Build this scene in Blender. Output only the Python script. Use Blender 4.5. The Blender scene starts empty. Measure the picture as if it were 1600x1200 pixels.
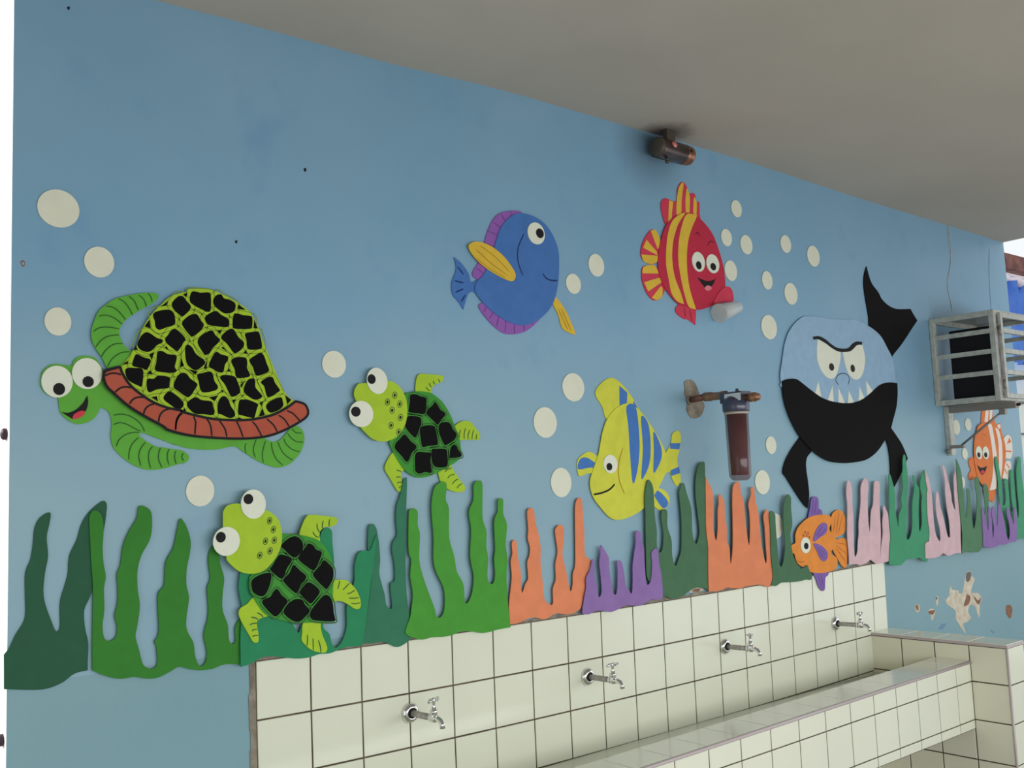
# A school wash room wall: foam cut-out sea animals glued above a tiled trough with taps.
import bpy, bmesh, math, random
from mathutils import Vector, Matrix
random.seed(7)
sc = bpy.context.scene
C = sc.collection

# ------------------------------------------------------------------ camera, sky, light, exposure
cam_d = bpy.data.cameras.new('camera'); cam = bpy.data.objects.new('camera', cam_d); C.objects.link(cam)
cam_d.sensor_width = 36.0
cam_d.lens = 34.5228
cam_d.clip_start = 0.05
cam.matrix_world = Matrix(((0.772167, -0.032699, -0.634578, -1.095119), (-0.634097, -0.104068, -0.766219, -2.368896), (-0.040984, 0.994033, -0.101092, 1.548935), (0.0, 0.0, 0.0, 1.0)))
sc.camera = cam
sc.view_settings.view_transform = 'Standard'
sc.view_settings.look = 'None'
sc.view_settings.exposure = 0.0
sc.view_settings.gamma = 1.0
sc.view_settings.use_curve_mapping = False
sc.cycles.use_denoising = True
sc.cycles.max_bounces = 8

wd = bpy.data.worlds.new('sky'); sc.world = wd; wd.use_nodes = True
wd.node_tree.nodes['Background'].inputs[0].default_value = (0.93, 0.97, 1.0, 1)
wd.node_tree.nodes['Background'].inputs[1].default_value = 1.0

def lamp(name, kind, energy, color, loc, direction, sx=1, sy=1):
    d = bpy.data.lights.new(name, kind); d.energy = energy; d.color = color
    if kind == 'AREA':
        d.shape = 'RECTANGLE'; d.size = sx; d.size_y = sy
    else:
        d.angle = math.radians(3)
    o = bpy.data.objects.new(name, d); C.objects.link(o); o.location = loc
    o.rotation_euler = Vector(direction).to_track_quat('-Z', 'Y').to_euler()
    return o
lamp('sun', 'SUN', 4.0, (1.0, 0.95, 0.88), (-3, 4, 6), (0.62, -0.45, -0.42))
# daylight through the open right side and through the long window of the facing wall
lamp('daylight_right', 'AREA', 8, (0.93, 0.98, 1.0), (5.0, -1.9, 1.35), (-1.0, 0.30, -0.10), 3.0, 2.0)
lamp('daylight_window', 'AREA', 62, (0.985, 0.985, 1.0), (1.2, -3.12, 1.38), (0.0, 1, -0.80), 4.2, 0.9)
# added fill from the left, lightens the trough, tiles and pier side
lamp('fill_left', 'AREA', 2.2, (0.97, 0.99, 1.0), (-2.1, -1.5, 1.15), (1, 0.35, -0.25), 2.0, 1.7)

# ------------------------------------------------------------------ materials
def srgb(r, g, b):
    f = lambda c: (c/255)/12.92 if c/255 <= 0.04045 else ((c/255+0.055)/1.055)**2.4
    return (f(r), f(g), f(b), 1)
MATS = {}
def mat(name, rgb, rough=0.6, metal=0.0, spec=0.4, var=0.0, scale=8.0, rgb2=None, bump=0.0, bscale=200.0, alpha=None, trans=0.0, detail=4):
    m = bpy.data.materials.new(name); m.use_nodes = True; nt = m.node_tree
    b = nt.nodes['Principled BSDF']
    b.inputs['Base Color'].default_value = srgb(*rgb)
    b.inputs['Roughness'].default_value = rough; b.inputs['Metallic'].default_value = metal
    b.inputs['Specular IOR Level'].default_value = spec
    if trans: b.inputs['Transmission Weight'].default_value = trans
    if alpha is not None: b.inputs['Alpha'].default_value = alpha
    tc = nt.nodes.new('ShaderNodeNewGeometry')
    if var or rgb2:
        n = nt.nodes.new('ShaderNodeTexNoise'); n.inputs['Scale'].default_value = scale; n.inputs['Detail'].default_value = detail
        nt.links.new(tc.outputs['Position'], n.inputs['Vector'])
        r = nt.nodes.new('ShaderNodeValToRGB'); r.color_ramp.elements[0].position = 0.35; r.color_ramp.elements[1].position = 0.68
        c = srgb(*rgb)
        r.color_ramp.elements[0].color = srgb(*rgb2) if rgb2 else tuple(max(0, x*(1-var)) for x in c[:3])+(1,)
        r.color_ramp.elements[1].color = c if rgb2 else tuple(min(1, x*(1+var)) for x in c[:3])+(1,)
        nt.links.new(n.outputs['Fac'], r.inputs['Fac']); nt.links.new(r.outputs['Color'], b.inputs['Base Color'])
    if bump:
        n2 = nt.nodes.new('ShaderNodeTexNoise'); n2.inputs['Scale'].default_value = bscale; n2.inputs['Detail'].default_value = 3
        nt.links.new(tc.outputs['Position'], n2.inputs['Vector'])
        bp = nt.nodes.new('ShaderNodeBump'); bp.inputs['Strength'].default_value = bump; bp.inputs['Distance'].default_value = 0.002
        nt.links.new(n2.outputs['Fac'], bp.inputs['Height']); nt.links.new(bp.outputs['Normal'], b.inputs['Normal'])
    MATS[name] = m
    return m
def foam(name, rgb, var=0.05): return mat(name, rgb if 'white' in name or 'cream' in name else tuple(c*0.96 for c in rgb), rough=0.7, spec=0.25, var=var, scale=25, bump=0.15, bscale=600)

def wall_paint():
    m = mat('blue_wall_paint', (134, 170, 190), rough=0.45, spec=0.3, bump=0.25, bscale=60)
    nt = m.node_tree; b = nt.nodes['Principled BSDF']
    geo = nt.nodes.new('ShaderNodeNewGeometry')
    def noise(scale, det, sx=1, sz=1, w=0):
        mp = nt.nodes.new('ShaderNodeMapping'); mp.inputs['Scale'].default_value = (sx, 1, sz); mp.inputs['Location'].default_value = (w, 0, w)
        nt.links.new(geo.outputs['Position'], mp.inputs['Vector'])
        n = nt.nodes.new('ShaderNodeTexNoise'); n.inputs['Scale'].default_value = scale; n.inputs['Detail'].default_value = det
        nt.links.new(mp.outputs['Vector'], n.inputs['Vector']); return n.outputs['Fac']
    def ramp(fac, p0, p1, c0, c1):
        r = nt.nodes.new('ShaderNodeValToRGB'); r.color_ramp.elements[0].position = p0; r.color_ramp.elements[1].position = p1
        r.color_ramp.elements[0].color = c0; r.color_ramp.elements[1].color = c1
        nt.links.new(fac, r.inputs['Fac']); return r.outputs['Color']
    def mix(f, a, c):
        x = nt.nodes.new('ShaderNodeMix'); x.data_type = 'RGBA'
        nt.links.new(f, x.inputs['Factor']); nt.links.new(a, x.inputs[6]); nt.links.new(c, x.inputs[7]); return x.outputs[2]
    base = ramp(noise(1.3, 5), 0.35, 0.7, srgb(122, 165, 193), srgb(133, 172, 197))
    # scrubbed and touched-up smears of a deeper blue
    smear = ramp(noise(6.0, 6, 1, 0.8, 3.7), 0.60, 0.74, (0, 0, 0, 1), (0.38, 0.38, 0.38, 1))
    col = ramp(noise(2, 2), 0.0, 1.0, srgb(104, 146, 188), srgb(110, 152, 190))
    c1 = mix(smear, base, col)
    fleck = ramp(noise(38.0, 2, 1, 1, 9.1), 0.77, 0.80, (0, 0, 0, 1), (0.45, 0.45, 0.45, 1))
    dark = ramp(noise(3, 1), 0.0, 1.0, srgb(84, 118, 150), srgb(84, 118, 150))
    # paler, greyer tone on the lower half, blended along a ragged edge
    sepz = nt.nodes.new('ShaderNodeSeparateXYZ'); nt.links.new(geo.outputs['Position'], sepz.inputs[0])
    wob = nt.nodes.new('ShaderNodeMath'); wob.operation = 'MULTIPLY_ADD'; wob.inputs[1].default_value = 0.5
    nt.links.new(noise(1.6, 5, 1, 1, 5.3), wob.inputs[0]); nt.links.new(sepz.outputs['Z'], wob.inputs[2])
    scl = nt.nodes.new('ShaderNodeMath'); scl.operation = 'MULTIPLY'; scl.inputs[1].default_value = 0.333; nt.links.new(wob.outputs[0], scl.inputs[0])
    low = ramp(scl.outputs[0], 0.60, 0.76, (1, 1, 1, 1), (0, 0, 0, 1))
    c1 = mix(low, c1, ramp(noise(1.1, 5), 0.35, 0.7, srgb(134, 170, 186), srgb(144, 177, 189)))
    smear2 = ramp(noise(5.0, 6, 1, 0.8, 13.7), 0.60, 0.76, (0, 0, 0, 1), (0.5, 0.5, 0.5, 1))
    c1 = mix(smear2, c1, col)
    c2 = mix(fleck, c1, dark)
    # greener tone in the band below the seaweed
    sep = nt.nodes.new('ShaderNodeSeparateXYZ'); nt.links.new(geo.outputs['Position'], sep.inputs[0])
    band = nt.nodes.new('ShaderNodeMath'); band.operation = 'LESS_THAN'; band.inputs[1].default_value = 1.16
    nt.links.new(sep.outputs['Z'], band.inputs[0])
    band_col = ramp(noise(1.3, 4), 0.35, 0.7, srgb(120, 158, 168), srgb(130, 166, 176))
    c3 = mix(band.outputs[0], c2, band_col)
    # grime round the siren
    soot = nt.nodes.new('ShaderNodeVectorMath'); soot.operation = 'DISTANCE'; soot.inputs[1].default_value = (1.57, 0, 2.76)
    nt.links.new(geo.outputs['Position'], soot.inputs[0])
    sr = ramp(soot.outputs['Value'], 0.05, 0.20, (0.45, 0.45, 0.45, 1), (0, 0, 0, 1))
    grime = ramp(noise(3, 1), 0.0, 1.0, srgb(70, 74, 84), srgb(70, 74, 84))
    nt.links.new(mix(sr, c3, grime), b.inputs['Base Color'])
    return m
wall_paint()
cm_ = mat('ceiling_plaster', (186, 178, 166), rough=0.9, spec=0.1, var=0.04, scale=2.0, bump=0.3, bscale=40)
def soot_on(m, centre, r0, r1, amount):
    nt = m.node_tree; b = nt.nodes['Principled BSDF']; src = b.inputs['Base Color'].links[0].from_socket
    geo = nt.nodes.new('ShaderNodeNewGeometry'); n = nt.nodes.new('ShaderNodeTexNoise'); n.inputs['Scale'].default_value = 18
    nt.links.new(geo.outputs['Position'], n.inputs['Vector'])
    sc_ = nt.nodes.new('ShaderNodeVectorMath'); sc_.operation = 'SCALE'; sc_.inputs['Scale'].default_value = 0.06; nt.links.new(n.outputs['Color'], sc_.inputs[0])
    ad = nt.nodes.new('ShaderNodeVectorMath'); ad.operation = 'ADD'; nt.links.new(geo.outputs['Position'], ad.inputs[0]); nt.links.new(sc_.outputs[0], ad.inputs[1])
    d = nt.nodes.new('ShaderNodeVectorMath'); d.operation = 'DISTANCE'; d.inputs[1].default_value = centre; nt.links.new(ad.outputs[0], d.inputs[0])
    rp = nt.nodes.new('ShaderNodeValToRGB'); rp.color_ramp.elements[0].position = r0; rp.color_ramp.elements[1].position = r1
    rp.color_ramp.elements[0].color = (amount,)*3+(1,); rp.color_ramp.elements[1].color = (0, 0, 0, 1)
    nt.links.new(d.outputs['Value'], rp.inputs['Fac'])
    x = nt.nodes.new('ShaderNodeMix'); x.data_type = 'RGBA'; nt.links.new(rp.outputs['Color'], x.inputs['Factor']); nt.links.new(src, x.inputs[6]); x.inputs[7].default_value = srgb(66, 54, 56)
    nt.links.new(x.outputs[2], b.inputs['Base Color'])
soot_on(cm_, (1.655, 0.0, 2.845), 0.03, 0.13, 0.8)
mat('white_reveal_paint', (240, 236, 232), rough=0.6)
mat('floor_cement', (122, 118, 112), rough=0.7, var=0.1, scale=3)
mat('room_paint', (214, 216, 206), rough=0.8)
mat('tile_glaze', (222, 225, 206), rough=0.12, spec=0.5, var=0.02, scale=3)
mat('tile_glaze_warm', (226, 224, 202), rough=0.14, spec=0.5, var=0.02, scale=3)
mat('ledge_glaze', (226, 229, 214), rough=0.13, spec=0.9, var=0.02, scale=3)
mat('basin_glaze', (214, 217, 200), rough=0.06, spec=0.8, var=0.03, scale=5)
mat('grout', (104, 92, 78), rough=0.9, spec=0.1, rgb2=(70, 60, 50), scale=9)
mat('cement', (156, 148, 134), rough=0.95, spec=0.1, rgb2=(120, 112, 100), scale=30, bump=0.6, bscale=90)
mat('plaster_cream', (222, 214, 196), rough=0.9, spec=0.1, rgb2=(198, 186, 164), scale=30)
mat('plaster_brown', (162, 118, 98), rough=0.95, spec=0.1, rgb2=(128, 98, 82), scale=60)
mat('plaster_grey', (120, 112, 108), rough=0.95, spec=0.1)
mat('old_blue', (112, 146, 172), rough=0.8)
mat('soot', (96, 84, 84), rough=0.95, spec=0.05)
mat('trim_aluminium', (182, 170, 170), rough=0.35, spec=0.5)
mat('chrome', (225, 225, 225), rough=0.09, metal=1.0)
mat('galvanised', (186, 182, 176), rough=0.4, metal=0.35, rgb2=(152, 147, 140), scale=60)
mat('hole_dark', (30, 22, 26), rough=0.9)
mat('copper_pipe', (150, 98, 84), rough=0.4, metal=0.45, rgb2=(116, 74, 62), scale=50)
mat('brass_fitting', (168, 128, 100), rough=0.32, metal=0.6, rgb2=(130, 92, 70), scale=50)
mat('filter_head', (58, 62, 84), rough=0.25, spec=0.6)
mat('filter_cartridge', (74, 38, 36), rough=0.6, rgb2=(48, 28, 30), scale=14)
mat('filter_plastic', (112, 70, 70), rough=0.12, spec=0.6, alpha=0.5)
mat('filter_ring', (170, 160, 150), rough=0.3, spec=0.6)
mat('sticker_white', (198, 206, 212), rough=0.5)
mat('siren_metal', (108, 90, 84), rough=0.28, metal=0.75, rgb2=(84, 68, 64), scale=20)
mat('siren_cap', (84, 76, 66), rough=0.5, metal=0.3)
mat('siren_brass', (150, 106, 84), rough=0.3, metal=0.7)
mat('red_gloss', (214, 120, 120), rough=0.15, spec=0.7)
mat('grey_enamel', (190, 194, 184), rough=0.4, spec=0.4, rgb2=(166, 168, 160), scale=30)
mat('grey_steel', (140, 134, 126), rough=0.45, metal=0.3)
mat('black_box', (22, 21, 23), rough=0.6, spec=0.3)
mat('speaker_side', (118, 104, 120), rough=0.5)
mat('tarp_blue', (52, 104, 214), rough=0.45, spec=0.4, rgb2=(96, 150, 232), scale=5)
mat('timber', (140, 92, 78), rough=0.8, rgb2=(92, 54, 50), scale=16)
mat('tarp_pipe', (226, 214, 220), rough=0.4)
mat('pale_render', (234, 238, 228), rough=0.8)
mat('cup_plastic', (222, 226, 222), rough=0.2, spec=0.6, alpha=0.42)
mat('black_hinge', (60, 40, 54), rough=0.5)
foam('bubble_cream', (222, 224, 204), 0.02); foam('eye_white', (224, 228, 210), 0.02)
foam('ink_black', (24, 22, 24)); mat('foam_black', (15, 14, 16), rough=0.8, spec=0.12, bump=0.15, bscale=600)
foam('leaf_green', (98, 176, 62)); foam('grass_green', (54, 130, 44)); foam('bright_grass_green', (74, 156, 54))
foam('deep_green', (40, 92, 66)); foam('teal_green', (40, 138, 92)); foam('petrol_green', (52, 122, 92)); foam('bottle_green', (74, 116, 84))
foam('moss_green', (86, 134, 98)); foam('sea_green', (70, 158, 116)); foam('lime', (172, 206, 50)); foam('lime_dark', (126, 156, 40))
foam('shell_green', (62, 152, 52)); foam('shell_green_dark', (60, 104, 52)); foam('brick_red', (186, 88, 66)); foam('tongue_red', (212, 66, 78))
foam('orange', (232, 140, 98)); foam('violet', (146, 114, 176)); foam('pink', (224, 190, 196)); foam('fish_orange', (238, 148, 62)); foam('clown_orange', (232, 128, 66))
foam('fin_line_orange', (180, 96, 50)); foam('fish_red', (196, 44, 72)); foam('fin_red', (212, 62, 88)); foam('fish_yellow', (228, 190, 64)); foam('lemon', (216, 218, 74))
foam('royal_blue', (72, 120, 188)); foam('band_blue', (72, 124, 196)); foam('fin_violet', (150, 96, 180)); foam('fin_violet_line', (104, 62, 130)); foam('sky_foam', (154, 188, 216))
foam('line_green', (44, 96, 34)); foam('dark_red', (120, 30, 46)); foam('navy', (34, 50, 110)); foam('fish_violet', (132, 102, 176)); foam('tongue_pink', (224, 130, 140))
foam('stripe_white', (232, 224, 212), 0.02); foam('pupil_brown', (52, 34, 32)); foam('ochre_line', (190, 150, 40))

# ------------------------------------------------------------------ mesh helpers
def tag(o, label=None, cat=None, group=None, kind=None):
    if label: o['label'] = label
    if cat: o['category'] = cat
    if group: o['group'] = group
    if kind: o['kind'] = kind
    return o
def empty(name, loc, label, cat, group=None):
    o = bpy.data.objects.new(name, None); C.objects.link(o); o.location = loc; o.empty_display_size = 0.05
    tag(o, label, cat, group); return o
class MB:
    def __init__(s): s.bm = bmesh.new(); s.mats = []
    def mi(s, m):
        if m not in s.mats: s.mats.append(m)
        return s.mats.index(m)
    def face(s, pts, m, smooth=False):
        try: f = s.bm.faces.new([s.bm.verts.new(p) for p in pts])
        except ValueError: return None
        f.material_index = s.mi(m); f.smooth = smooth; return f
    def box(s, x0, x1, y0, y1, z0, z1, m, M=None):
        v = [Vector((x, y, z)) for x in (x0, x1) for y in (y0, y1) for z in (z0, z1)]
        if M is not None: v = [M @ p for p in v]
        v = [s.bm.verts.new(p) for p in v]
        for q in ((0,1,3,2),(4,6,7,5),(0,4,5,1),(2,3,7,6),(0,2,6,4),(1,5,7,3)):
            f = s.bm.faces.new([v[i] for i in q]); f.material_index = s.mi(m)
    def lathe(s, prof, origin, axis, m, seg=24, smooth=True):
        """prof = [(distance along axis, radius)], closed by caps where the radius ends above zero"""
        a = Vector(axis).normalized(); u = a.orthogonal().normalized(); w = a.cross(u); o = Vector(origin)
        rings = []
        for d, r in prof:
            rings.append([s.bm.verts.new(o + a*d + (u*math.cos(2*math.pi*k/seg) + w*math.sin(2*math.pi*k/seg))*max(r, 1e-5)) for k in range(seg)])
        for i in range(len(rings)-1):
            for k in range(seg):
                f = s.bm.faces.new([rings[i][k], rings[i+1][k], rings[i+1][(k+1)%seg], rings[i][(k+1)%seg]]); f.material_index = s.mi(m); f.smooth = smooth
        for ring in (rings[0], rings[-1]):
            try: f = s.bm.faces.new(ring); f.material_index = s.mi(m)
            except ValueError: pass
    def tube(s, pts, r, m, seg=12):
        pts = [Vector(p) for p in pts]; rr = r if isinstance(r, (list, tuple)) else [r]*len(pts)
        rings = []; u = None
        for i, p in enumerate(pts):
            t = (pts[min(i+1, len(pts)-1)] - pts[max(i-1, 0)]).normalized()
            if u is None: u = t.orthogonal().normalized()
            u = (u - t*u.dot(t)).normalized(); w = t.cross(u)
            rings.append([s.bm.verts.new(p + (u*math.cos(2*math.pi*k/seg) + w*math.sin(2*math.pi*k/seg))*rr[i]) for k in range(seg)])
        for i in range(len(rings)-1):
            for k in range(seg):
                f = s.bm.faces.new([rings[i][k], rings[i+1][k], rings[i+1][(k+1)%seg], rings[i][(k+1)%seg]]); f.material_index = s.mi(m); f.smooth = True
        for ring in (rings[0], rings[-1]):
            f = s.bm.faces.new(ring); f.material_index = s.mi(m)
    def build(s, name, parent=None, loc=None, bevel=None):
        bmesh.ops.recalc_face_normals(s.bm, faces=s.bm.faces)
        me = bpy.data.meshes.new(name); o = bpy.data.objects.new(name, me); C.objects.link(o)
        off = Vector(loc) if loc is not None else (Vector(parent.location) if parent is not None and parent.type == 'EMPTY' else None)
        if parent is not None and parent.type != 'EMPTY': off = Vector(parent['_o'])
        if off is None:
            off = Vector((0, 0, 0))
        bmesh.ops.translate(s.bm, verts=s.bm.verts, vec=-off)
        s.bm.to_mesh(me); s.bm.free()
        for m in s.mats: me.materials.append(MATS[m])
        if parent is not None: o.parent = parent; o.location = (0, 0, 0)
        else: o.location = off
        o['_o'] = list(off)
        if bevel:
            b = o.modifiers.new('bevel', 'BEVEL'); b.width = bevel; b.segments = 2; b.limit_method = 'ANGLE'
        return o

def PTS(s):
    """outline on the wall, 'x z' in mm, separated by commas; '!' marks a sharp corner"""
    out = []
    for t in s.split(','):
        sh = t.endswith('!'); a, b = t.rstrip('!').split()
        out.append((int(a)/1000, int(b)/1000, sh))
    return out
def spline(p, closed=True, n=4):
    N = len(p); out = []
    g = lambda i: p[i % N] if closed else p[max(0, min(N-1, i))]
    for i in range(N if closed else N-1):
        p0, p1, p2, p3 = g(i-1), g(i), g(i+1), g(i+2)
        if p1[2]: p0 = p1
        if p2[2]: p3 = p2
        for k in range(n):
            t = k/n; t2 = t*t; t3 = t2*t
            out.append(tuple(0.5*((2*p1[j]) + (-p0[j]+p2[j])*t + (2*p0[j]-5*p1[j]+4*p2[j]-p3[j])*t2 + (-p0[j]+3*p1[j]-3*p2[j]+p3[j])*t3) for j in (0, 1)))
    if not closed: out.append(p[-1][:2])
    return out
def add_slab(mb, pts, y0, y1, m, n=4):
    """a cut sheet: front face at y=-y1, back at y=-y0"""
    o = spline(pts, True, n)
    q = []
    for a in o:
        if not q or (a[0]-q[-1][0])**2+(a[1]-q[-1][1])**2 > 1e-7: q.append(a)
    if (q[0][0]-q[-1][0])**2+(q[0][1]-q[-1][1])**2 < 1e-7: q.pop()
    area = sum(q[i][0]*q[(i+1)%len(q)][1]-q[(i+1)%len(q)][0]*q[i][1] for i in range(len(q)))
    if area < 0: q.reverse()
    F = [mb.bm.verts.new((x, -y1, z)) for x, z in q]; B = [mb.bm.verts.new((x, -y0, z)) for x, z in q]
    i = mb.mi(m)
    f = mb.bm.faces.new(F); f.material_index = i
    f = mb.bm.faces.new(B[::-1]); f.material_index = i
    for k in range(len(q)):
        j = (k+1) % len(q)
        f = mb.bm.faces.new([F[j], F[k], B[k], B[j]]); f.material_index = i
def add_stroke(mb, pts, y, w, m, n=4, closed=False):
    o = spline(pts, closed, n)
    if closed: o.append(o[0])
    L = len(o)
    l, r = [], []
    for i, (x, z) in enumerate(o):
        a = o[max(0, i-1)]; b = o[min(L-1, i+1)]
        dx, dz = b[0]-a[0], b[1]-a[1]; d = math.hypot(dx, dz) or 1
        ww = w/2 * (1 if closed else (0.45 if i in (0, L-1) else 1))
        l.append(mb.bm.verts.new((x-dz/d*ww, -y, z+dx/d*ww))); r.append(mb.bm.verts.new((x+dz/d*ww, -y, z-dx/d*ww)))
    for i in range(L-1):
        f = mb.bm.faces.new([l[i], l[i+1], r[i+1], r[i]]); f.material_index = mb.mi(m)
def ell(cx, cz, rx, rz, tilt=0, n=18):
    t = math.radians(tilt); out = []
    for k in range(n):
        a = 2*math.pi*k/n; u, v = rx*math.cos(a), rz*math.sin(a)
        out.append((cx+u*math.cos(t)-v*math.sin(t), cz+u*math.sin(t)+v*math.cos(t), False))
    return out
E_ = 0.0004
def cut(name, pts, base, m, parent=None, th=0.003, decals=(), strokes=(), label=None, cat=None, group=None):
    """one foam sheet glued at depth `base`; decals / strokes are surface pattern drawn on its face"""
    mb = MB(); add_slab(mb, pts, base, base+th, m)
    for k, (dm, dp) in enumerate(decals): add_slab(mb, dp, base+th-0.0002, base+th+E_+0.0001*k/ max(1, len(decals)), dm)
    for sm, sw, sp in strokes: add_stroke(mb, sp, base+th+E_*2, sw, sm)
    loc = None
    if parent is None:
        xs = [a[0] for a in pts]; zs = [a[1] for a in pts]
        loc = ((min(xs)+max(xs))/2, -base, min(zs))
    o = mb.build(name, parent, loc)
    tag(o, label, cat, group); return o
def at(pts, base): # thing origin
    xs = [a[0] for a in pts]; zs = [a[1] for a in pts]
    return ((min(xs)+max(xs))/2, -base, min(zs))

def eye(root, white, pupil, base, m='eye_white', pm='ink_black', th=0.003):
    e = cut('eye', white, base, m, root, th); cut('pupil', pupil, base+th, pm, e, 0.0012); return e

# ------------------------------------------------------------------ the room
XL, XR = -0.574, 4.45
wall = MB()
# the blue wall and its thickness; the left end is the white reveal of a doorway
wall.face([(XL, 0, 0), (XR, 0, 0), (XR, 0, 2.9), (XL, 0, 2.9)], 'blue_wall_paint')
wall.face([(XR, 0, 0), (XR, 0.18, 0), (XR, 0.18, 2.9), (XR, 0, 2.9)], 'blue_wall_paint')
wall.face([(XL, 0.18, 0), (XR, 0.18, 0), (XR, 0.18, 2.9), (XL, 0.18, 2.9)], 'room_paint')
wall.face([(XL, 0, 0), (XL, 0.18, 0), (XL, 0.18, 2.9), (XL, 0, 2.9)], 'white_reveal_paint')
wall.face([(XL, 0, 2.9), (XR, 0, 2.9), (XR, 0.18, 2.9), (XL, 0.18, 2.9)], 'room_paint')
wall.face([(XL, 0, 0), (XR, 0, 0), (XR, 0.18, 0), (XL, 0.18, 0)], 'room_paint')
def patch(m, pts, y=0.0008): add_slab(wall, pts, 0.0, y, m, 2)
patch('plaster_cream', PTS("3539 984!,3545 959,3607 950,3610 935,3642 934,3664 967,3680 997,3702 1025,3741 1032,3753 1005,3783 987,3756 964,3732 925,3793 921,3837 888,3809 860,3799 809,3787 800!,3767 844,3738 868,3705 866,3683 838,3711 809,3670 794,3626 789,3644 739!,3611 765,3580 799,3558 822,3564 856,3516 882,3470 912,3514 932,3520 961"))
patch('plaster_brown', PTS("3688 924,3723 905,3698 877,3646 870,3674 905"), 0.0012)
patch('plaster_brown', PTS("3747 913,3776 894,3802 881,3833 896,3806 863,3778 871"), 0.0012)
patch('plaster_grey', PTS("3701 1023,3740 1027,3748 1008,3721 982,3689 988"), 0.0011)
patch('plaster_cream', PTS("3191 924,3233 922,3231 896,3202 892")); patch('plaster_brown', PTS("3195 922,3219 921,3222 899,3206 901"), 0.0012)
patch('plaster_cream', PTS("3305 885,3336 894,3373 878,3347 847,3331 839,3326 868")); patch('plaster_brown', PTS("3306 884,3369 883,3351 866,3326 868"), 0.0012)
patch('plaster_cream', PTS("3388 940,3409 943,3402 904,3385 903")); patch('plaster_grey', PTS("3386 940,3401 938,3393 925"), 0.0012)
patch('plaster_brown', PTS("4093 824,4130 825,4157 806,4143 770,4116 757,4088 781,4083 803"))
patch('old_blue', PTS("3388 793,3422 813,3462 808,3428 790")); patch('old_blue', PTS("3892 731,3946 708,3922 709"))
patch('cement', PTS("1690 1876,1689 1897,1724 1906,1751 1891,1765 1862,1784 1829,1795 1808,1769 1770,1717 1763,1692 1794,1701 1827,1687 1847"), 0.003)
patch('plaster_cream', PTS("1652 1136,1668 1151,1719 1146,1726 1136")); patch('plaster_brown', PTS("1663 1139,1682 1147,1711 1142,1696 1134"), 0.0012)
patch('plaster_brown', PTS("-556 2091,-549 2096,-545 2088,-550 2080")); patch('blue_wall_paint', PTS("-553 2089,-550 2092,-547 2088,-550 2084"), 0.0012)
for p in (PTS("156 2434,163 2436,163 2427,157 2426"), PTS("-45 2206,-40 2207,-40 2200,-45 2199"), PTS("-459 2720,-454 2723,-453 2717,-457 2714")): patch('hole_dark', p)
# settling crack below the ceiling and the seam of an old door frame
for w_, m_, p in ((0.0045, 'plaster_cream', PTS("3813 2791,3827 2751,3813 2697,3832 2638,3804 2552,3770 2497,3763 2436,3779 2386,3789 2326")),
                  (0.002, 'plaster_brown', PTS("3817 2791,3824 2756,3822 2699,3828 2637,3812 2574,3780 2509,3761 2445,3777 2396,3786 2331")),
                  (0.0035, 'old_blue', PTS("4271 2712,4243 2589,4231 2458,4228 2372"))):
    add_stroke(wall, p, 0.0014, w_, m_)
tag(wall.build('wall_rear'), kind='structure')

# ceiling, uneven plaster meeting the wall
cz = [(-0.254, 2.7985), (0.016, 2.8056), (0.426, 2.8059), (0.864, 2.8248), (1.423, 2.8226), (2.076, 2.8195), (3.006, 2.7943), (4.455, 2.7707)]
mb = MB(); NX = 40
def cz_at(x):
    if x <= cz[0][0]: return cz[0][1]
    for (a, za), (b, zb) in zip(cz, cz[1:]):
        if x <= b: return za+(zb-za)*(x-a)/(b-a)
    return cz[-1][1]
xs = [-2.2+(XR+2.2)*i/NX for i in range(NX+1)]
ys = [0.0, -0.35, -1.0, -1.8, -3.2]
def cpt(x, y):
    k = max(0.0, 1+y/1.0) if y < 0 else 1
    return (x, y, 2.805 + (cz_at(x)-2.805)*max(k, 0.35))
g = [[mb.bm.verts.new(cpt(x, y)) for y in ys] for x in xs]
for i in range(NX):
    for j in range(len(ys)-1):
        f = mb.bm.faces.new([g[i][j], g[i+1][j], g[i+1][j+1], g[i][j+1]]); f.material_index = mb.mi('ceiling_plaster'); f.smooth = True
mb.box(-2.2, XR, -3.2, 0.0, 2.92, 3.05, 'ceiling_plaster'); mb.box(XL, XR, 0.0, 0.18, 2.901, 3.05, 'ceiling_plaster')
mb.face([(XR, 0.18, 2.77), (XR, -3.2, 2.79), (XR, -3.2, 2.92), (XR, 0.18, 2.92)], 'ceiling_plaster')
tag(mb.build('ceiling'), kind='structure')
mb = MB(); mb.box(-2.2, 9.0, -3.2, 3.0, -0.1, 0.0, 'floor_cement'); tag(mb.build('floor'), kind='structure')
mb = MB(); mb.box(-2.35, -2.2, -3.2, -2.6, 0.0, 2.92, 'room_paint'); mb.box(-2.35, -2.2, -2.6, -0.4, 2.1, 2.92, 'room_paint'); mb.box(-2.35, -2.2, -0.4, 0.0, 0.0, 2.92, 'room_paint'); tag(mb.build('wall_left'), kind='structure')
mb = MB()
mb.box(-2.2, XR, -3.35, -3.2, 0.0, 0.7, 'room_paint'); mb.box(-2.2, XR, -3.35, -3.2, 1.85, 2.92, 'room_paint'); mb.box(-2.2, -1.4, -3.35, -3.2, 0.7, 1.85, 'room_paint')
tag(mb.build('wall_front'), kind='structure')
# pale rendered garden wall beyond the end of the room
mb = MB()
mb.box(XR+0.35, 9.0, 0.30, 0.42, 0.0, 2.2, 'pale_render')
for k in range(10): mb.box(XR+0.35, 9.0, 0.285, 0.30, 0.12+k*0.2, 0.13+k*0.2, 'plaster_grey')
tag(mb.build('wall_right'), kind='structure')

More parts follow.
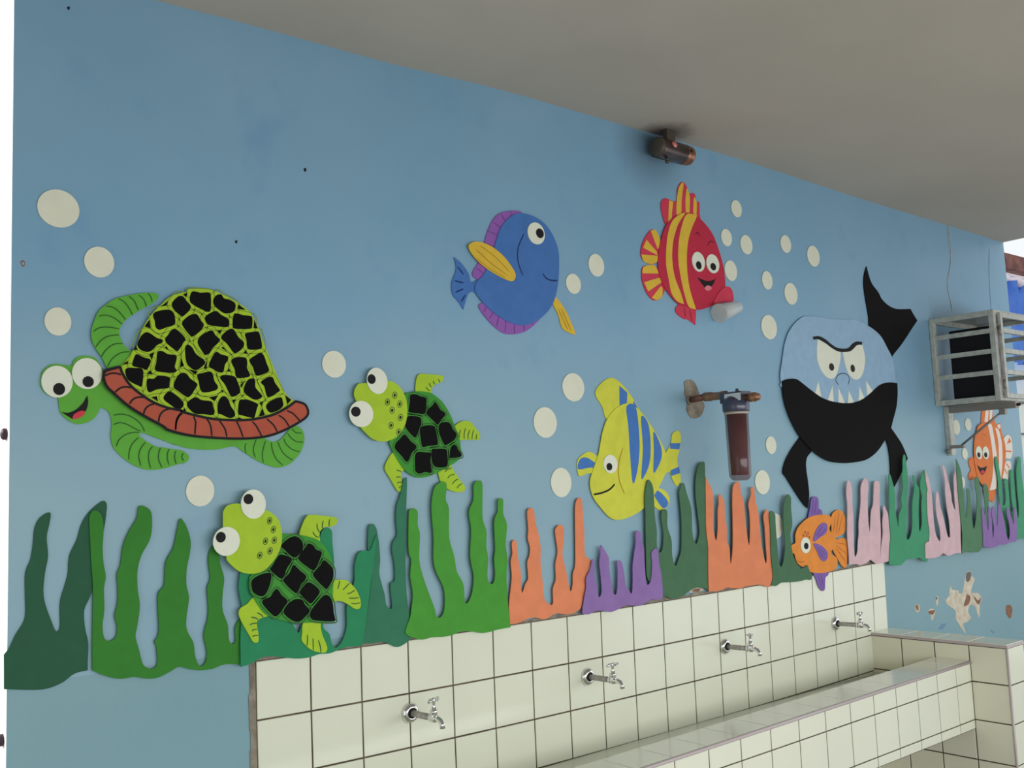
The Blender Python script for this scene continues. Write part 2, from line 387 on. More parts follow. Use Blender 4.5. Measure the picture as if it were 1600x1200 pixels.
# ------------------------------------------------------------------ glazed tiles
def tile_quad(mb, P, N, m, g=0.0022, h=0.0022, bev=0.0018):
    """one tile standing h proud of its grout bed; P = 4 corners"""
    P = [Vector(p) for p in P]; c = sum(P, Vector())/4; N = Vector(N)
    def inset(d):
        out = []
        for i in range(4):
            a, b, e = P[i-1], P[i], P[(i+1) % 4]
            out.append(b + (a-b).normalized()*d + (e-b).normalized()*d)
        return out
    o = [p for p in inset(g)]; t = [p+N*h for p in inset(g+bev)]; md = [p+N*(h-0.0008) for p in inset(g+0.0004)]
    V = [[mb.bm.verts.new(p) for p in r] for r in (o, md, t)]
    for r in range(2):
        for i in range(4):
            j = (i+1) % 4
            f = mb.bm.faces.new([V[r][i], V[r][j], V[r+1][j], V[r+1][i]]); f.material_index = mb.mi(m)
    f = mb.bm.faces.new(V[2]); f.material_index = mb.mi(m)
def tile_rect(mb, O, U, V, us, vs, N, m, **k):
    O, U, V = Vector(O), Vector(U), Vector(V)
    for a, b in zip(us, us[1:]):
        for c, d in zip(vs, vs[1:]):
            tile_quad(mb, [O+U*a+V*c, O+U*b+V*c, O+U*b+V*d, O+U*a+V*d], N, m, **k)
GX = (-0.007252, 0.001675, -0.000371, -7.2e-05, -0.000342, 0.000671)   # laid grid, x of each joint: fitted polynomial coefficients
GZ = (0.003939, -0.002843, 0.004394, 0.000163, -0.000202, 0.000149)
def gxz(c, r):
    t = (1, c, r, c*c, c*r, r*r)
    return (c*0.15 + sum(a*b for a, b in zip(GX, t)), 1.13-r*0.15 + sum(a*b for a, b in zip(GZ, t)))
mb = MB(); cols = list(range(0, 20))+[19.72]; rows = list(range(0, 8))
def gp(c, r, y):
    x, z = gxz(c, min(r, 4)); z -= 0.15*max(0, r-4); return (x, y, z)
for i in range(len(cols)-1):
    for j in range(len(rows)-1):
        c0, c1, r0, r1 = cols[i], cols[i+1], rows[j], rows[j+1]
        mb.face([gp(c0, r0, -0.003), gp(c1, r0, -0.003), gp(c1, r1, -0.003), gp(c0, r1, -0.003)], 'grout')
        tile_quad(mb, [gp(c0, r0, -0.003), gp(c1, r0, -0.003), gp(c1, r1, -0.003), gp(c0, r1, -0.003)], (0, -1, 0), 'tile_glaze', g=0.0021)
# ragged cement edge round the tile field
for i in range(40):
    a = i*0.5; b = a+0.5
    x0, z0 = gxz(min(a, 19.7), 0); x1, z1 = gxz(min(b, 19.72), 0); e = 0.006+0.005*random.random()
    mb.face([(x0, -0.0026, z0-0.01), (x1, -0.0026, z1-0.01), (x1, -0.0022, z1+e), (x0, -0.0022, z0+e)], 'cement')
for i in range(24):
    z0 = 1.145-i*0.045; z1 = z0-0.045; e0 = 0.013+0.007*random.random(); x0 = gxz(0, 0)[0]
    mb.face([(x0+0.01, -0.0026, z0), (x0-e0, -0.002, z0), (x0-e0*0.9-0.001, -0.002, z1), (x0+0.01, -0.0026, z1)], 'cement')
tag(mb.build('trim_1'), kind='structure')

# end pier
PX, PW, PD, PT = 2.806, 0.15, 0.575, 0.853
pier = empty('tiled_pier', (PX+PW/2, -PD/2, 0), 'tiled end pier with a pale cap at the right end of the trough', 'pier')
mb = MB(); mb.box(PX+0.002, PX+PW-0.002, -PD+0.002, -0.0005, 0.0, PT-0.012, 'grout')
zs = [0.10, 0.25, 0.40, 0.553, 0.70, PT-0.013]
ysn = [0.0, 0.14, 0.283, 0.425, PD]
for c, d in zip(zs, zs[1:]):
    for a, b in zip(ysn, ysn[1:]):
        tile_quad(mb, [(PX+0.002, -a, c), (PX+0.002, -b, c), (PX+0.002, -b, d), (PX+0.002, -a, d)], (-1, 0, 0), 'tile_glaze_warm')
    tile_quad(mb, [(PX+0.004, -PD+0.002, c), (PX+PW-0.004, -PD+0.002, c), (PX+PW-0.004, -PD+0.002, d), (PX+0.004, -PD+0.002, d)], (0, -1, 0), 'tile_glaze')
    for a, b in zip(ysn, ysn[1:]):
        tile_quad(mb, [(PX+PW-0.002, -a, c), (PX+PW-0.002, -b, c), (PX+PW-0.002, -b, d), (PX+PW-0.002, -a, d)], (1, 0, 0), 'tile_glaze')
mb.build('pier_body', pier)
mb = MB(); mb.box(PX-0.002, PX+PW+0.002, -PD-0.003, -0.0005, PT-0.012, PT-0.002, 'trim_aluminium')
for a, b in zip(ysn, ysn[1:]):
    tile_quad(mb, [(PX, -a, PT-0.002), (PX+PW, -a, PT-0.002), (PX+PW, -b, PT-0.002), (PX, -b, PT-0.002)], (0, 0, 1), 'tile_glaze')
mb.build('cap', pier)
mb = MB(); mb.tube([(PX+0.001, -PD+0.001, 0.0), (PX+0.001, -PD+0.001, PT-0.013)], 0.005, 'trim_aluminium', 8)
mb.build('corner_trim', pier)

# trough
tr = empty('washing_trough', (1.45, -0.22, 0.52), 'long white tiled washing trough running along the wall under the taps', 'trough')
TX0, TX1, TY0, TY1, TZ0, TZ1 = -0.05, PX-0.001, -0.282, -0.428, 0.518, 0.776
_before = set(bpy.data.objects)
tcols = [TX0] + [gxz(c, 4)[0] for c in range(0, 19)] + [TX1]
mb = MB(); mb.box(TX0, TX1, TY1+0.002, TY0-0.002, TZ0, TZ1-0.002, 'grout')
for a, b in zip(tcols, tcols[1:]):
    if b-a < 0.01: continue
    for c, d in ((TZ0, 0.553), (0.553, 0.70), (0.70, TZ1-0.006)):
        tile_quad(mb, [(a, TY1+0.002, c), (b, TY1+0.002, c), (b, TY1+0.002, d), (a, TY1+0.002, d)], (0, -1, 0), 'tile_glaze', g=0.0019)
    for c, d in ((0.684, TZ1-0.006),):
        tile_quad(mb, [(a, TY0-0.002, c), (b, TY0-0.002, c), (b, TY0-0.002, d), (a, TY0-0.002, d)], (0, 1, 0), 'tile_glaze')
mb.build('front_panel', tr)
mb = MB(); mb.box(TX0, TX1, TY1+0.004, TY0, TZ1-0.002, TZ1+0.001, 'grout')
for a, b in zip(tcols, tcols[1:]):
    if b-a > 0.01: tile_quad(mb, [(a, TY1+0.006, TZ1+0.001), (b, TY1+0.006, TZ1+0.001), (b, TY0, TZ1+0.001), (a, TY0, TZ1+0.001)], (0, 0, 1), 'ledge_glaze', g=0.0010)
mb.build('ledge', tr)
mb = MB(); mb.tube([(TX0, TY1+0.001, TZ1-0.002), (TX1, TY1+0.001, TZ1-0.002)], 0.0062, 'trim_aluminium', 10); mb.build('edge_trim', tr)
mb = MB(); mb.box(TX0, TX1, TY0-0.001, -0.006, TZ0, 0.683, 'basin_glaze')
mb.build('basin_floor', tr)
mb = MB(); mb.box(TX0-0.12, TX0, TY1, -0.006, 0.0, TZ1, 'tile_glaze'); mb.build('end_wall', tr)
for o in set(bpy.data.objects)-_before:        # the trough top dips a little towards its left end
    off = Vector(o['_o'])
    for v in o.data.vertices:
        x, z = v.co.x+off.x, v.co.z+off.z
        if z > 0.6 and o.name != 'basin_floor': v.co.z -= (z-0.6)/0.17*0.0085*(2.806-x)

# ------------------------------------------------------------------ taps
def tap(x, z, label, turn):
    t = empty('tap', (x, -0.005, z), label, 'tap', 'chrome taps over the trough')
    mb = MB(); mb.lathe([(0, 0.026), (0.004, 0.0275), (0.010, 0.024), (0.014, 0.018), (0.0145, 0.0125), (0.008, 0.0120)], (x, -0.0052, z), (0, -1, 0), 'chrome', 28)
    f = mb.build('wall_flange', t)
    mb = MB(); mb.lathe([(0.0, 0.0135), (0.0148, 0.0135)], (x, -0.006, z), (0, -1, 0), 'hole_dark', 20); mb.build('flange_hole', t)
    mb = MB(); mb.tube([(x, -0.008, z), (x, -0.05, z+0.001), (x, -0.108, z+0.003)], 0.0088, 'galvanised', 16); mb.build('pipe', t)
    zb = z+0.003; yb = -0.122
    mb = MB()
    mb.lathe([(0, 0.0095), (0.004, 0.0112), (0.010, 0.0112), (0.012, 0.0098), (0.026, 0.0102), (0.030, 0.008)], (x, -0.104, zb), (0, -1, 0), 'chrome', 20)
    mb.lathe([(-0.010, 0.007), (-0.004, 0.0105), (0.006, 0.0112), (0.012, 0.0085), (0.014, 0.0105), (0.021, 0.0105), (0.023, 0.007), (0.030, 0.0062)], (x, yb, zb), (0, 0, 1), 'chrome', 20)
    mb.build('valve_body', t)
    mb = MB(); mb.tube([(x, yb-0.006, zb), (x, yb-0.018, zb+0.001), (x, yb-0.030, zb-0.003), (x, yb-0.037, zb-0.011), (x, yb-0.038, zb-0.021)], [0.0085, 0.0078, 0.0072, 0.0072, 0.0078], 'chrome', 14)
    mb.build('spout', t)
    mb = MB(); mb.lathe([(0.026, 0.0062), (0.030, 0.0048), (0.040, 0.0040), (0.042, 0.0055), (0.048, 0.0055), (0.050, 0.004)], (x, yb, zb), (0, 0, 1), 'chrome', 16)
    mb.build('spindle', t)
    mb = MB(); zt = zb+0.048; ca, sa = math.cos(turn), math.sin(turn)
    for k in (-1, 1):
        mb.tube([(x, yb, zt), (x+k*ca*0.010, yb+k*sa*0.010, zt+0.001), (x+k*ca*0.028, yb+k*sa*0.028, zt-0.001)], [0.0045, 0.0034, 0.0042], 'chrome', 10)
    for k in (-1, 1):
        mb.tube([(x, yb, zt), (x-k*sa*0.008, yb+k*ca*0.008, zt), (x-k*sa*0.013, yb+k*ca*0.013, zt)], [0.004, 0.003, 0.0034], 'chrome', 10)
    mb.lathe([(-0.004, 0.005), (0.003, 0.0055), (0.005, 0.004), (0.006, 0.0)], (x, yb, zt), (0, 0, 1), 'chrome', 12)
    mb.build('handle', t)
tap(0.446, 0.929, 'leftmost chrome tap on the white tiles, nearest the camera', 0.5)
tap(1.126, 0.923, 'chrome tap on the tiles below the violet seaweed, second from the left', 0.15)
tap(1.822, 0.925, 'chrome tap on the tiles below the second orange seaweed, third from the left', 0.7)
tap(2.540, 0.921, 'rightmost chrome tap on the tiles, beside the end pier', 0.25)

# ------------------------------------------------------------------ seaweed
SG = 'foam seaweed clumps along the tiles'
def weed(pts, base, m, label): cut('seaweed_cutout', pts, base, m, None, 0.003, label=label, cat='seaweed cutout', group=None)
weed(PTS("-581 1229!,-569 1245,-558 1269,-543 1293,-539 1314,-540 1351,-540 1399,-530 1427,-525 1460,-522 1494,-512 1516,-494 1528,-489 1522,-492 1500,-497 1473,-494 1432,-500 1395,-503 1355,-498 1324,-485 1286,-478 1268,-471 1266,-468 1280,-468 1329,-457 1369,-452 1391,-449 1429,-434 1462,-423 1499,-405 1527,-378 1548,-369 1543,-368 1528,-373 1489,-382 1450,-393 1405,-399 1352,-406 1330,-417 1304,-415 1266,-408 1231,-409 1190,-409 1171!,-437 1168,-462 1153,-490 1145,-521 1146,-580 1157!"), 0.001, 'deep_green', 'dark green two-bladed foam seaweed at the far left end of the blue wall')
weed(PTS("-400 1170!,-400 1261,-399 1352,-403 1413,-406 1475,-407 1514,-397 1528,-382 1518,-376 1489,-378 1439,-376 1407,-371 1376,-375 1349,-374 1303,-378 1266,-374 1238,-361 1230,-348 1239,-346 1262,-351 1285,-345 1312,-344 1346,-346 1378,-338 1400,-332 1443,-317 1478,-301 1504,-295 1532,-281 1531,-267 1517,-265 1482,-271 1451,-289 1420,-299 1385,-299 1342,-294 1302,-300 1256,-304 1233,-296 1201,-286 1165,-266 1154,-254 1164,-256 1203,-260 1216,-250 1238,-252 1321,-237 1344,-233 1396,-214 1431,-204 1475,-196 1499")+PTS("-181 1476,-172 1443,-174 1414,-182 1376,-183 1340,-177 1308,-183 1266,-183 1234,-167 1200,-163 1168,-152 1143,-138 1150,-134 1175,-141 1215,-131 1253,-129 1281,-132 1325,-124 1349,-128 1389,-124 1418,-112 1428,-99 1401,-98 1383,-88 1346,-92 1313,-93 1270,-80 1232,-78 1200,-71 1185,-61 1190,-61 1223,-47 1243,-39 1206,-42 1130!,-87 1138,-121 1132,-151 1133,-180 1141,-202 1149")+PTS("-226 1140,-250 1132,-274 1132,-306 1141,-340 1142,-374 1155"), 0.0045, 'grass_green', 'large grass green foam seaweed with four blades left of the lower turtle')
weed(PTS("-51 1127!,-51 1189,-49 1225,-45 1265,-50 1294,-54 1321,-51 1346,-47 1364,-33 1374,-9 1350,30 1290,79 1236,95 1207,107 1190,115 1205,135 1260,149 1336,169 1412,180 1444,196 1454,210 1443,211 1413,214 1377,214 1350,206 1307,191 1254,179 1217,180 1193,196 1176,202 1152,214 1138,233 1152,248 1185,250 1240,264 1278,276 1308,277 1344,287 1375,304 1385,325 1383,335 1400,348 1426!,347 1399,336 1351,325 1288,308 1194,294 1132!,255 1135,224 1132,197 1126,166 1128,136 1124,106 1125,77 1131,40 1140,12 1143,-5 1139,-25 1131"), 0.0115, 'teal_green', 'teal green foam seaweed behind the lower spotted turtle')
weed(PTS("297 1138!,315 1216,333 1322,329 1366,322 1388,323 1419,327 1449,340 1455,350 1443,353 1430,358 1399,360 1355,356 1320,363 1289,372 1258,376 1231,389 1219,394 1229,391 1286,405 1296,406 1338,399 1378,403 1400,417 1421,415 1457,418 1497,434 1537,443 1568,452 1579,456 1572,452 1514,447 1446,444 1375,442 1313,444 1246,449 1193,439 1154,452 1133,435 1120,409 1113,388 1121,363 1133,322 1134"), 0.008, 'petrol_green', 'dark petrol green foam seaweed with a thin tall blade under the upper turtle')
weed(PTS("437 1163,451 1190,456 1214,462 1253,455 1303,460 1347,452 1374,456 1473,462 1488,476 1491,487 1478,485 1444,492 1416,487 1345,501 1289,521 1238,534 1205,541 1180,558 1180,570 1206,569 1256,546 1303,536 1341,539 1404,535 1473,537 1510,549 1549,576 1564,591 1554,586 1512,596 1484,594 1401,610 1344,617 1302,639 1263,642 1216,651 1207,669 1232,678 1283,668 1339,675 1419,669 1471,688 1508,691 1551,709 1563,723 1550,719 1454,732 1411,729 1368,734 1330,729 1278,737 1256,752 1257,759 1285,757 1328,763 1356,763 1438,778 1466,781 1500,792 1507,801 1499,799 1460,812 1425,804 1367,808 1324,802 1262,804 1185,810 1118!,760 1117,724 1114,694 1116,664 1124,624 1129,589 1122,555 1122,522 1126,489 1123,452 1135,434 1148"), 0.0115, 'bright_grass_green', 'bright green foam seaweed with four wavy blades left of the orange seaweed')
weed(PTS("812 1126!,810 1180,819 1229,826 1270,824 1313,832 1337,831 1366,840 1378,850 1368,853 1325,862 1274,861 1235,865 1215,879 1241,891 1257,890 1304,900 1325,904 1350,896 1379,900 1405,898 1448,901 1466,914 1472,926 1461,930 1425,940 1391,947 1347,944 1300,949 1245,953 1190,964 1175,988 1168,991 1215,1005 1243,1006 1291,1018 1327,1013 1372,1012 1398,1028 1412,1048 1403,1045 1355,1038 1318,1050 1265,1061 1212,1068 1200,1077 1222,1080 1255,1092 1284,1098 1381,1103 1464,1113 1490,1124 1494,1134 1487,1136 1443,1138 1386,1136 1314,1155 1294,1165 1285,1154 1267,1141 1242,1133 1198,1115 1162,1103 1139,1061 1129,1026 1133,996 1137,951 1125,913 1135,885 1135,847 1127"), 0.008, 'orange', 'orange foam seaweed with four blades left of the violet seaweed')
weed(PTS("1107 1126,1108 1141,1119 1180,1128 1206,1130 1236,1151 1264,1159 1290,1168 1289,1168 1243,1176 1205,1182 1170,1196 1184,1196 1230,1192 1279,1199 1306,1200 1329,1206 1335,1221 1316,1237 1291,1236 1257,1244 1206,1250 1175,1263 1171,1271 1200,1275 1253,1274 1277,1285 1280,1296 1273,1305 1239,1310 1196,1323 1179,1337 1166,1345 1208,1348 1255,1361 1305,1369 1332,1371 1364,1383 1373,1397 1362,1398 1334,1408 1314,1407 1262,1410 1194,1427 1191,1438 1215,1445 1259,1444 1291,1463 1306,1478 1296,1480 1256,1489 1211,1489 1143,1464 1131,1435 1136,1405 1129,1375 1121,1341 1125,1308 1130,1268 1121,1235 1116,1202 1123,1165 1127,1133 1120"), 0.016, 'violet', 'violet foam seaweed below the yellow fish, left of the bottle green seaweed')
weed(PTS("1487 1146!,1458 1167,1434 1192,1419 1220,1421 1288,1429 1433,1432 1488,1440 1520,1454 1544,1474 1519,1476 1468,1476 1417,1482 1366,1478 1320,1483 1297,1496 1291,1508 1309,1515 1355,1509 1402,1511 1429,1526 1439,1541 1428,1538 1377,1555 1329,1554 1278,1562 1245,1572 1239,1588 1261,1605 1297,1614 1396,1610 1491,1620 1510,1625 1526,1640 1523,1651 1489,1671 1431,1669 1364,1673 1326,1686 1307,1698 1319,1709 1352,1704 1420,1699 1488,1708 1550,1727 1589,1747 1601,1761 1593,1757 1529,1756 1456,1750 1311,1744 1215,1737 1139!,1683 1152,1631 1143,1594 1128,1544 1126,1511 1138,1483 1137"), 0.012, 'bottle_green', 'bottle green foam seaweed overlapping the tail of the yellow fish')
weed(PTS("1737 1132!,1741 1215,1748 1292,1743 1360,1750 1456,1757 1546!,1773 1521,1790 1494,1791 1430,1784 1357,1795 1310,1809 1356,1815 1419,1823 1443,1825 1473,1836 1477,1855 1447,1854 1393,1861 1353,1857 1309,1869 1273,1870 1219,1883 1253,1892 1301,1899 1375,1903 1440,1912 1500,1929 1518,1954 1519,1958 1478,1971 1447,1975 1366,1981 1305,1989 1282,2001 1344,2003 1405,2000 1436,2020 1470,2021 1496,2034 1499,2043 1485,2045 1444,2057 1402,2061 1320,2067 1259,2082 1207,2092 1221,2091 1288,2092 1339,2088 1380,2099 1400,2113 1410,2126 1378,2125 1285,2126 1183,2106 1116,2048 1126,2015 1129,1958 1130,1918 1126,1871 1131,1840 1136,1793 1129"), 0.0155, 'orange', 'orange foam seaweed under the water filter with five pointed blades')
weed(PTS("2102 1119!,2119 1153,2115 1235,2122 1337,2121 1389,2138 1403,2158 1387,2157 1356,2158 1273,2163 1205,2174 1184,2194 1208,2210 1269,2209 1342,2215 1410,2225 1436,2241 1459,2259 1461,2270 1445,2266 1408,2267 1344,2249 1303,2255 1235,2272 1196,2292 1174")+PTS("2284 1175,2301 1166,2332 1169,2349 1176,2357 1163,2374 1129,2363 1116,2333 1120,2289 1117,2222 1120,2169 1123,2133 1114,2104 1118"), 0.0195, 'bottle_green', 'small bottle green foam seaweed in front of the nose of the orange violet-finned fish')
weed(PTS("2654 1152!,2658 1204,2655 1265,2664 1329,2674 1405,2673 1454,2687 1501,2708 1496,2718 1457,2712 1412,2712 1359,2706 1286,2700 1221,2702 1181,2723 1199,2733 1239,2745 1275,2752 1324,2779 1409,2786 1463,2797 1487,2820 1509,2842 1503,2849 1473,2834 1419,2828 1353,2828 1295,2831 1278,2842 1315,2856 1368,2878 1401,2898 1488,2923 1494,2941 1483,2930 1407,2925 1348,2921 1268,2908 1206,2898 1161,2917 1214,2937 1267,2940 1313,2954 1355,2952 1372,2966 1386,2980 1366,2992 1344,2993 1293,2998 1246,2991 1200,2979 1147,2918 1139,2871 1137,2841 1149,2820 1159,2796 1151,2742 1143,2705 1150"), 0.017, 'pink', 'pale pink foam seaweed touching the tail of the orange violet-finned fish')
weed(PTS("2964 1127!,2979 1201,2995 1251,2994 1327,3005 1399,3007 1442,3017 1484,3018 1517,3031 1519,3046 1484,3057 1449,3054 1401,3049 1367,3057 1315,3065 1285,3078 1340,3108 1373,3110 1416,3134 1463,3128 1503,3143 1546,3148 1581,3155 1599,3165 1610,3176 1599,3176 1568,3182 1528,3177 1466,3153 1397,3148 1336,3128 1260,3128 1234,3143 1224,3173 1252,3189 1299,3202 1382,3230 1451,3226 1507,3239 1509,3259 1468,3273 1450,3266 1401,3253 1349,3244 1270,3251 1254,3275 1295,3283 1374,3295 1418,3286 1445,3293 1489,3327 1533,3338 1524,3344 1474,3345 1429,3332 1403,3339 1362,3336 1291,3328 1220,3307 1200,3300 1156,3299 1121,3289 1113,3271 1114,3231 1135,3180 1135,3130 1139,3095 1131,3060 1117,3011 1119"), 0.0205, 'sea_green', 'sea green foam seaweed crossing the right flipper of the shark')
weed(PTS("3275 1129!,3280 1185,3296 1202,3319 1207,3331 1253,3325 1324,3337 1422,3345 1444,3336 1485,3337 1535!,3359 1502,3376 1443,3380 1384,3378 1295,3386 1231,3421 1198,3429 1247,3412 1311,3408 1365,3423 1428,3444 1418,3449 1363,3471 1308,3488 1243,3501 1213,3521 1216,3524 1287,3514 1342,3509 1416,3515 1480,3503 1545,3522 1546,3548 1479,3565 1413,3567 1376,3593 1334,3596 1403,3601 1459,3607 1496,3632 1523,3637 1448,3634 1373,3632 1281,3620 1189,3614 1127!,3562 1131,3486 1125,3443 1140,3395 1128,3332 1126"), 0.024, 'pink', 'pale pink foam seaweed with slim blades below the wall bracket')
weed(PTS("3614 1125!,3635 1216,3632 1308,3629 1402,3631 1495,3637 1582!,3665 1546,3680 1494,3682 1400,3680 1334,3682 1292,3704 1333,3715 1389,3717 1427,3733 1435,3749 1416,3747 1350,3748 1274,3756 1236,3783 1272,3803 1328,3815 1394,3809 1442,3812 1476,3833 1490,3856 1474,3839 1403,3847 1345,3848 1297,3870 1277,3894 1324,3894 1391,3895 1439,3919 1453,3946 1423,3934 1341,3909 1294,3885 1223,3831 1156,3817 1133,3774 1120,3726 1126,3678 1132"), 0.0275, 'moss_green', 'moss green foam seaweed left of the small violet seaweed')
weed(PTS("4206 1149!,4121 1153,4106 1185,4104 1284,4091 1383,4094 1482,4081 1552,4093 1587,4112 1572,4122 1512,4133 1432,4123 1352,4135 1332,4163 1361,4166 1430,4167 1465,4200 1464,4207 1389,4199 1319,4206 1299,4235 1307,4228 1378,4240 1468,4250 1514,4277 1508,4279 1462,4278 1376,4279 1300,4288 1259,4307 1324,4306 1400,4315 1502,4327 1532,4355 1581,4382 1573,4378 1526,4379 1449,4391 1341,4390 1279,4400 1218,4391 1147,4355 1152,4294 1153,4259 1148"), 0.0125, 'sea_green', 'sea green foam seaweed at the far right end of the wall, over the striped fish')
weed(PTS("3830 1146!,3840 1202,3843 1269,3848 1326,3868 1320,3883 1267,3900 1218,3914 1294,3922 1332,3941 1326,3945 1263,3941 1215,3944 1177,3962 1219,3962 1243,3950 1292,3963 1330,3979 1329,3990 1280,4003 1236,4018 1288,4026 1327,4052 1351,4061 1316,4082 1256,4091 1196,4111 1156,4135 1193,4134 1243,4120 1283,4128 1322,4147 1312,4170 1261,4186 1230,4200 1299,4221 1318,4229 1278,4204 1154,4169 1144,4102 1142,4069 1137,4005 1139,3961 1132,3899 1132"), 0.0310, 'violet', 'small violet foam seaweed below the orange striped fish at the right')

# ------------------------------------------------------------------ bubbles
def bub(w, label): cut('bubble_cutout', w, 0.001, 'bubble_cream', None, 0.002, label=label, cat='bubble cutout', group='white foam bubbles on the blue wall')
bub(ell(-0.476, 2.226, 0.0458, 0.0447, 0), 'largest white bubble, at the top left of the blue wall')
bub(ell(-0.385, 2.110, 0.0342, 0.0369, 0), 'white bubble between the largest bubble and the big turtle')
bub(ell(-0.476, 1.961, 0.0288, 0.0326, 0), 'white bubble straight above the eyes of the big turtle')
bub(ell(0.235, 1.895, 0.0366, 0.0371, 0), 'white bubble just left of the upper lime turtle')
bub(ell(-0.145, 1.563, 0.0356, 0.0376, 0), 'white bubble above the lower lime turtle, under the big turtle')
bub(ell(0.997, 1.741, 0.0494, 0.0495, 0), 'white bubble left of the yellow fish, middle of its three')
bub(ell(1.128, 1.859, 0.0493, 0.0470, 0), 'white bubble left of the yellow fish, uppermost of its three')
bub(ell(1.054, 1.547, 0.0446, 0.0473, 0), 'white bubble left of the yellow fish, lowest of its three')
bub(ell(1.151, 2.210, 0.0340, 0.0341, 0), 'white bubble right beside the blue fish, lower of its two')
bub(ell(1.264, 2.286, 0.0372, 0.0396, 0), 'white bubble right of the blue fish, upper of its two')
bub(ell(2.067, 2.606, 0.0332, 0.0346, 0), 'small white bubble right of the red fish, highest of all on that side')
bub(ell(1.991, 2.478, 0.0334, 0.0344, 0), 'small white bubble close to the right edge of the red fish back')
bub(ell(2.116, 2.465, 0.0386, 0.0393, 0), 'white bubble right of the red fish, beside the one nearest its back')
bub(ell(2.005, 2.347, 0.0383, 0.0409, 0), 'white bubble just above the plastic cup of the red fish')
bub(ell(2.386, 2.502, 0.0366, 0.0375, 0), 'small white bubble above the shark, second from the right')
bub(ell(2.583, 2.473, 0.0462, 0.0457, 0), 'white bubble above the shark, farthest right')
bub(ell(2.239, 2.332, 0.0348, 0.0381, 0), 'small white bubble between the red fish and the shark, upper left')
bub(ell(2.398, 2.291, 0.0457, 0.0458, 0), 'white bubble directly above the head of the shark')
bub(ell(2.230, 2.138, 0.0518, 0.0503, 0), 'largest white bubble to the left of the shark head')
bub(ell(2.190, 1.660, 0.0337, 0.0351, 0), 'small white bubble left of the shark flipper')
bub(ell(2.118, 1.515, 0.0471, 0.0473, 0), 'white bubble right of the bottom of the water filter')
bub(ell(2.187, 1.341, 0.0459, 0.0485, 0), 'white bubble half hidden behind the bottle green seaweed')
bub(ell(3.850, 1.753, 0.0326, 0.0318, 0), 'small white bubble below the cage, between bracket post and striped fish')
bub(ell(3.789, 1.606, 0.0280, 0.0287, 0), 'small white bubble left of the striped fish, level with its mouth')
bub(ell(3.736, 1.465, 0.0276, 0.0283, 0), 'small white bubble above the moss green seaweed')
bub(ell(3.724, 1.739, 0.0375, 0.0383, 0), 'white bubble half hidden behind the post of the wall bracket')

# ------------------------------------------------------------------ big turtle
bo = PTS("-377 1852,-386 1871,-397 1882,-414 1885,-433 1881,-443 1870,-446 1861,-462 1861,-481 1863,-497 1857,-509 1843,-512 1828,-512 1813,-504 1798,-490 1788")+PTS("-476 1786,-473 1769,-469 1751,-455 1736,-439 1727,-426 1726,-411 1730,-397 1739,-388 1752,-382 1764,-375 1763,-364 1755,-358 1739,-357 1721,-359 1699,-354 1674,-342 1658,-325 1642,-303 1628,-280 1619,-262 1617,-234 1620,-206 1628,-185 1633")+PTS("-192 1630,-178 1636,-173 1646,-179 1656,-194 1664,-222 1668")+PTS("-229 1670,-253 1673,-275 1685,-291 1698,-292 1705,-282 1705,-264 1698,-229 1685,-206 1676")+PTS("-215 1681,-194 1673,-168 1667,-134 1664,-97 1665,-56 1672,-33 1659,-8 1643,18 1629,45 1619,66 1616,88 1621,110 1635,128 1655,138 1678,140 1698,134 1714,122 1724,107 1722,95 1714,81 1698,65 1686,51 1683,33 1689,14 1701,-33 1721,-109 1732,-182 1741")+PTS("-275 1777,-320 1799,-351 1825,-369 1847")
T = empty('turtle_cutout', at(bo, 0.001), 'big green foam turtle with a tall domed shell and brick red rim', 'turtle cutout')
G = 'line_green'; sw = 0.0026
def S(w, m=G, k=sw): return (m, k, w)
cut('body', bo, 0.001, 'leaf_green', T, strokes=[S(q) for q in (
 PTS("-354 1747,-336 1750,-316 1746,-298 1735,-287 1722,-281 1709"), PTS("-354 1725,-338 1730,-320 1725,-302 1715,-290 1710"), PTS("-347 1674,-340 1690,-325 1702,-307 1707,-293 1707"), PTS("-318 1642,-317 1662,-309 1681,-295 1695"), PTS("-290 1627,-295 1649,-291 1667,-279 1684"), PTS("-267 1621,-272 1644,-270 1662,-262 1674"), PTS("-240 1622,-248 1643,-247 1659,-243 1670"), PTS("-223 1628,-227 1645,-226 1657,-222 1667"), PTS("-205 1630,-209 1645,-208 1657,-205 1662"), PTS("-186 1638,-191 1645,-190 1652,-187 1656"),
 PTS("-24 1680,-28 1669,-25 1654"), PTS("3 1689,-4 1671,-5 1659,0 1643"), PTS("29 1686,22 1666,19 1647,22 1629"), PTS("45 1682,47 1664,56 1641,76 1621"), PTS("63 1683,70 1666,83 1648,106 1634"), PTS("80 1692,86 1678,103 1663,126 1656"), PTS("91 1706,101 1693,117 1683,136 1682"), PTS("104 1717,115 1707,133 1706"))])
uf = PTS("-366 1857,-377 1876,-382 1885,-395 1904,-403 1924,-404 1942,-399 1963,-388 1991,-371 2008,-351 2024,-320 2035,-286 2044,-263 2047,-251 2046,-247 2038,-256 2025,-274 2012,-297 1998,-320 1980,-331 1968,-340 1951,-340 1937,-331 1917,-320 1904,-307 1898,-307 1875,-338 1859")
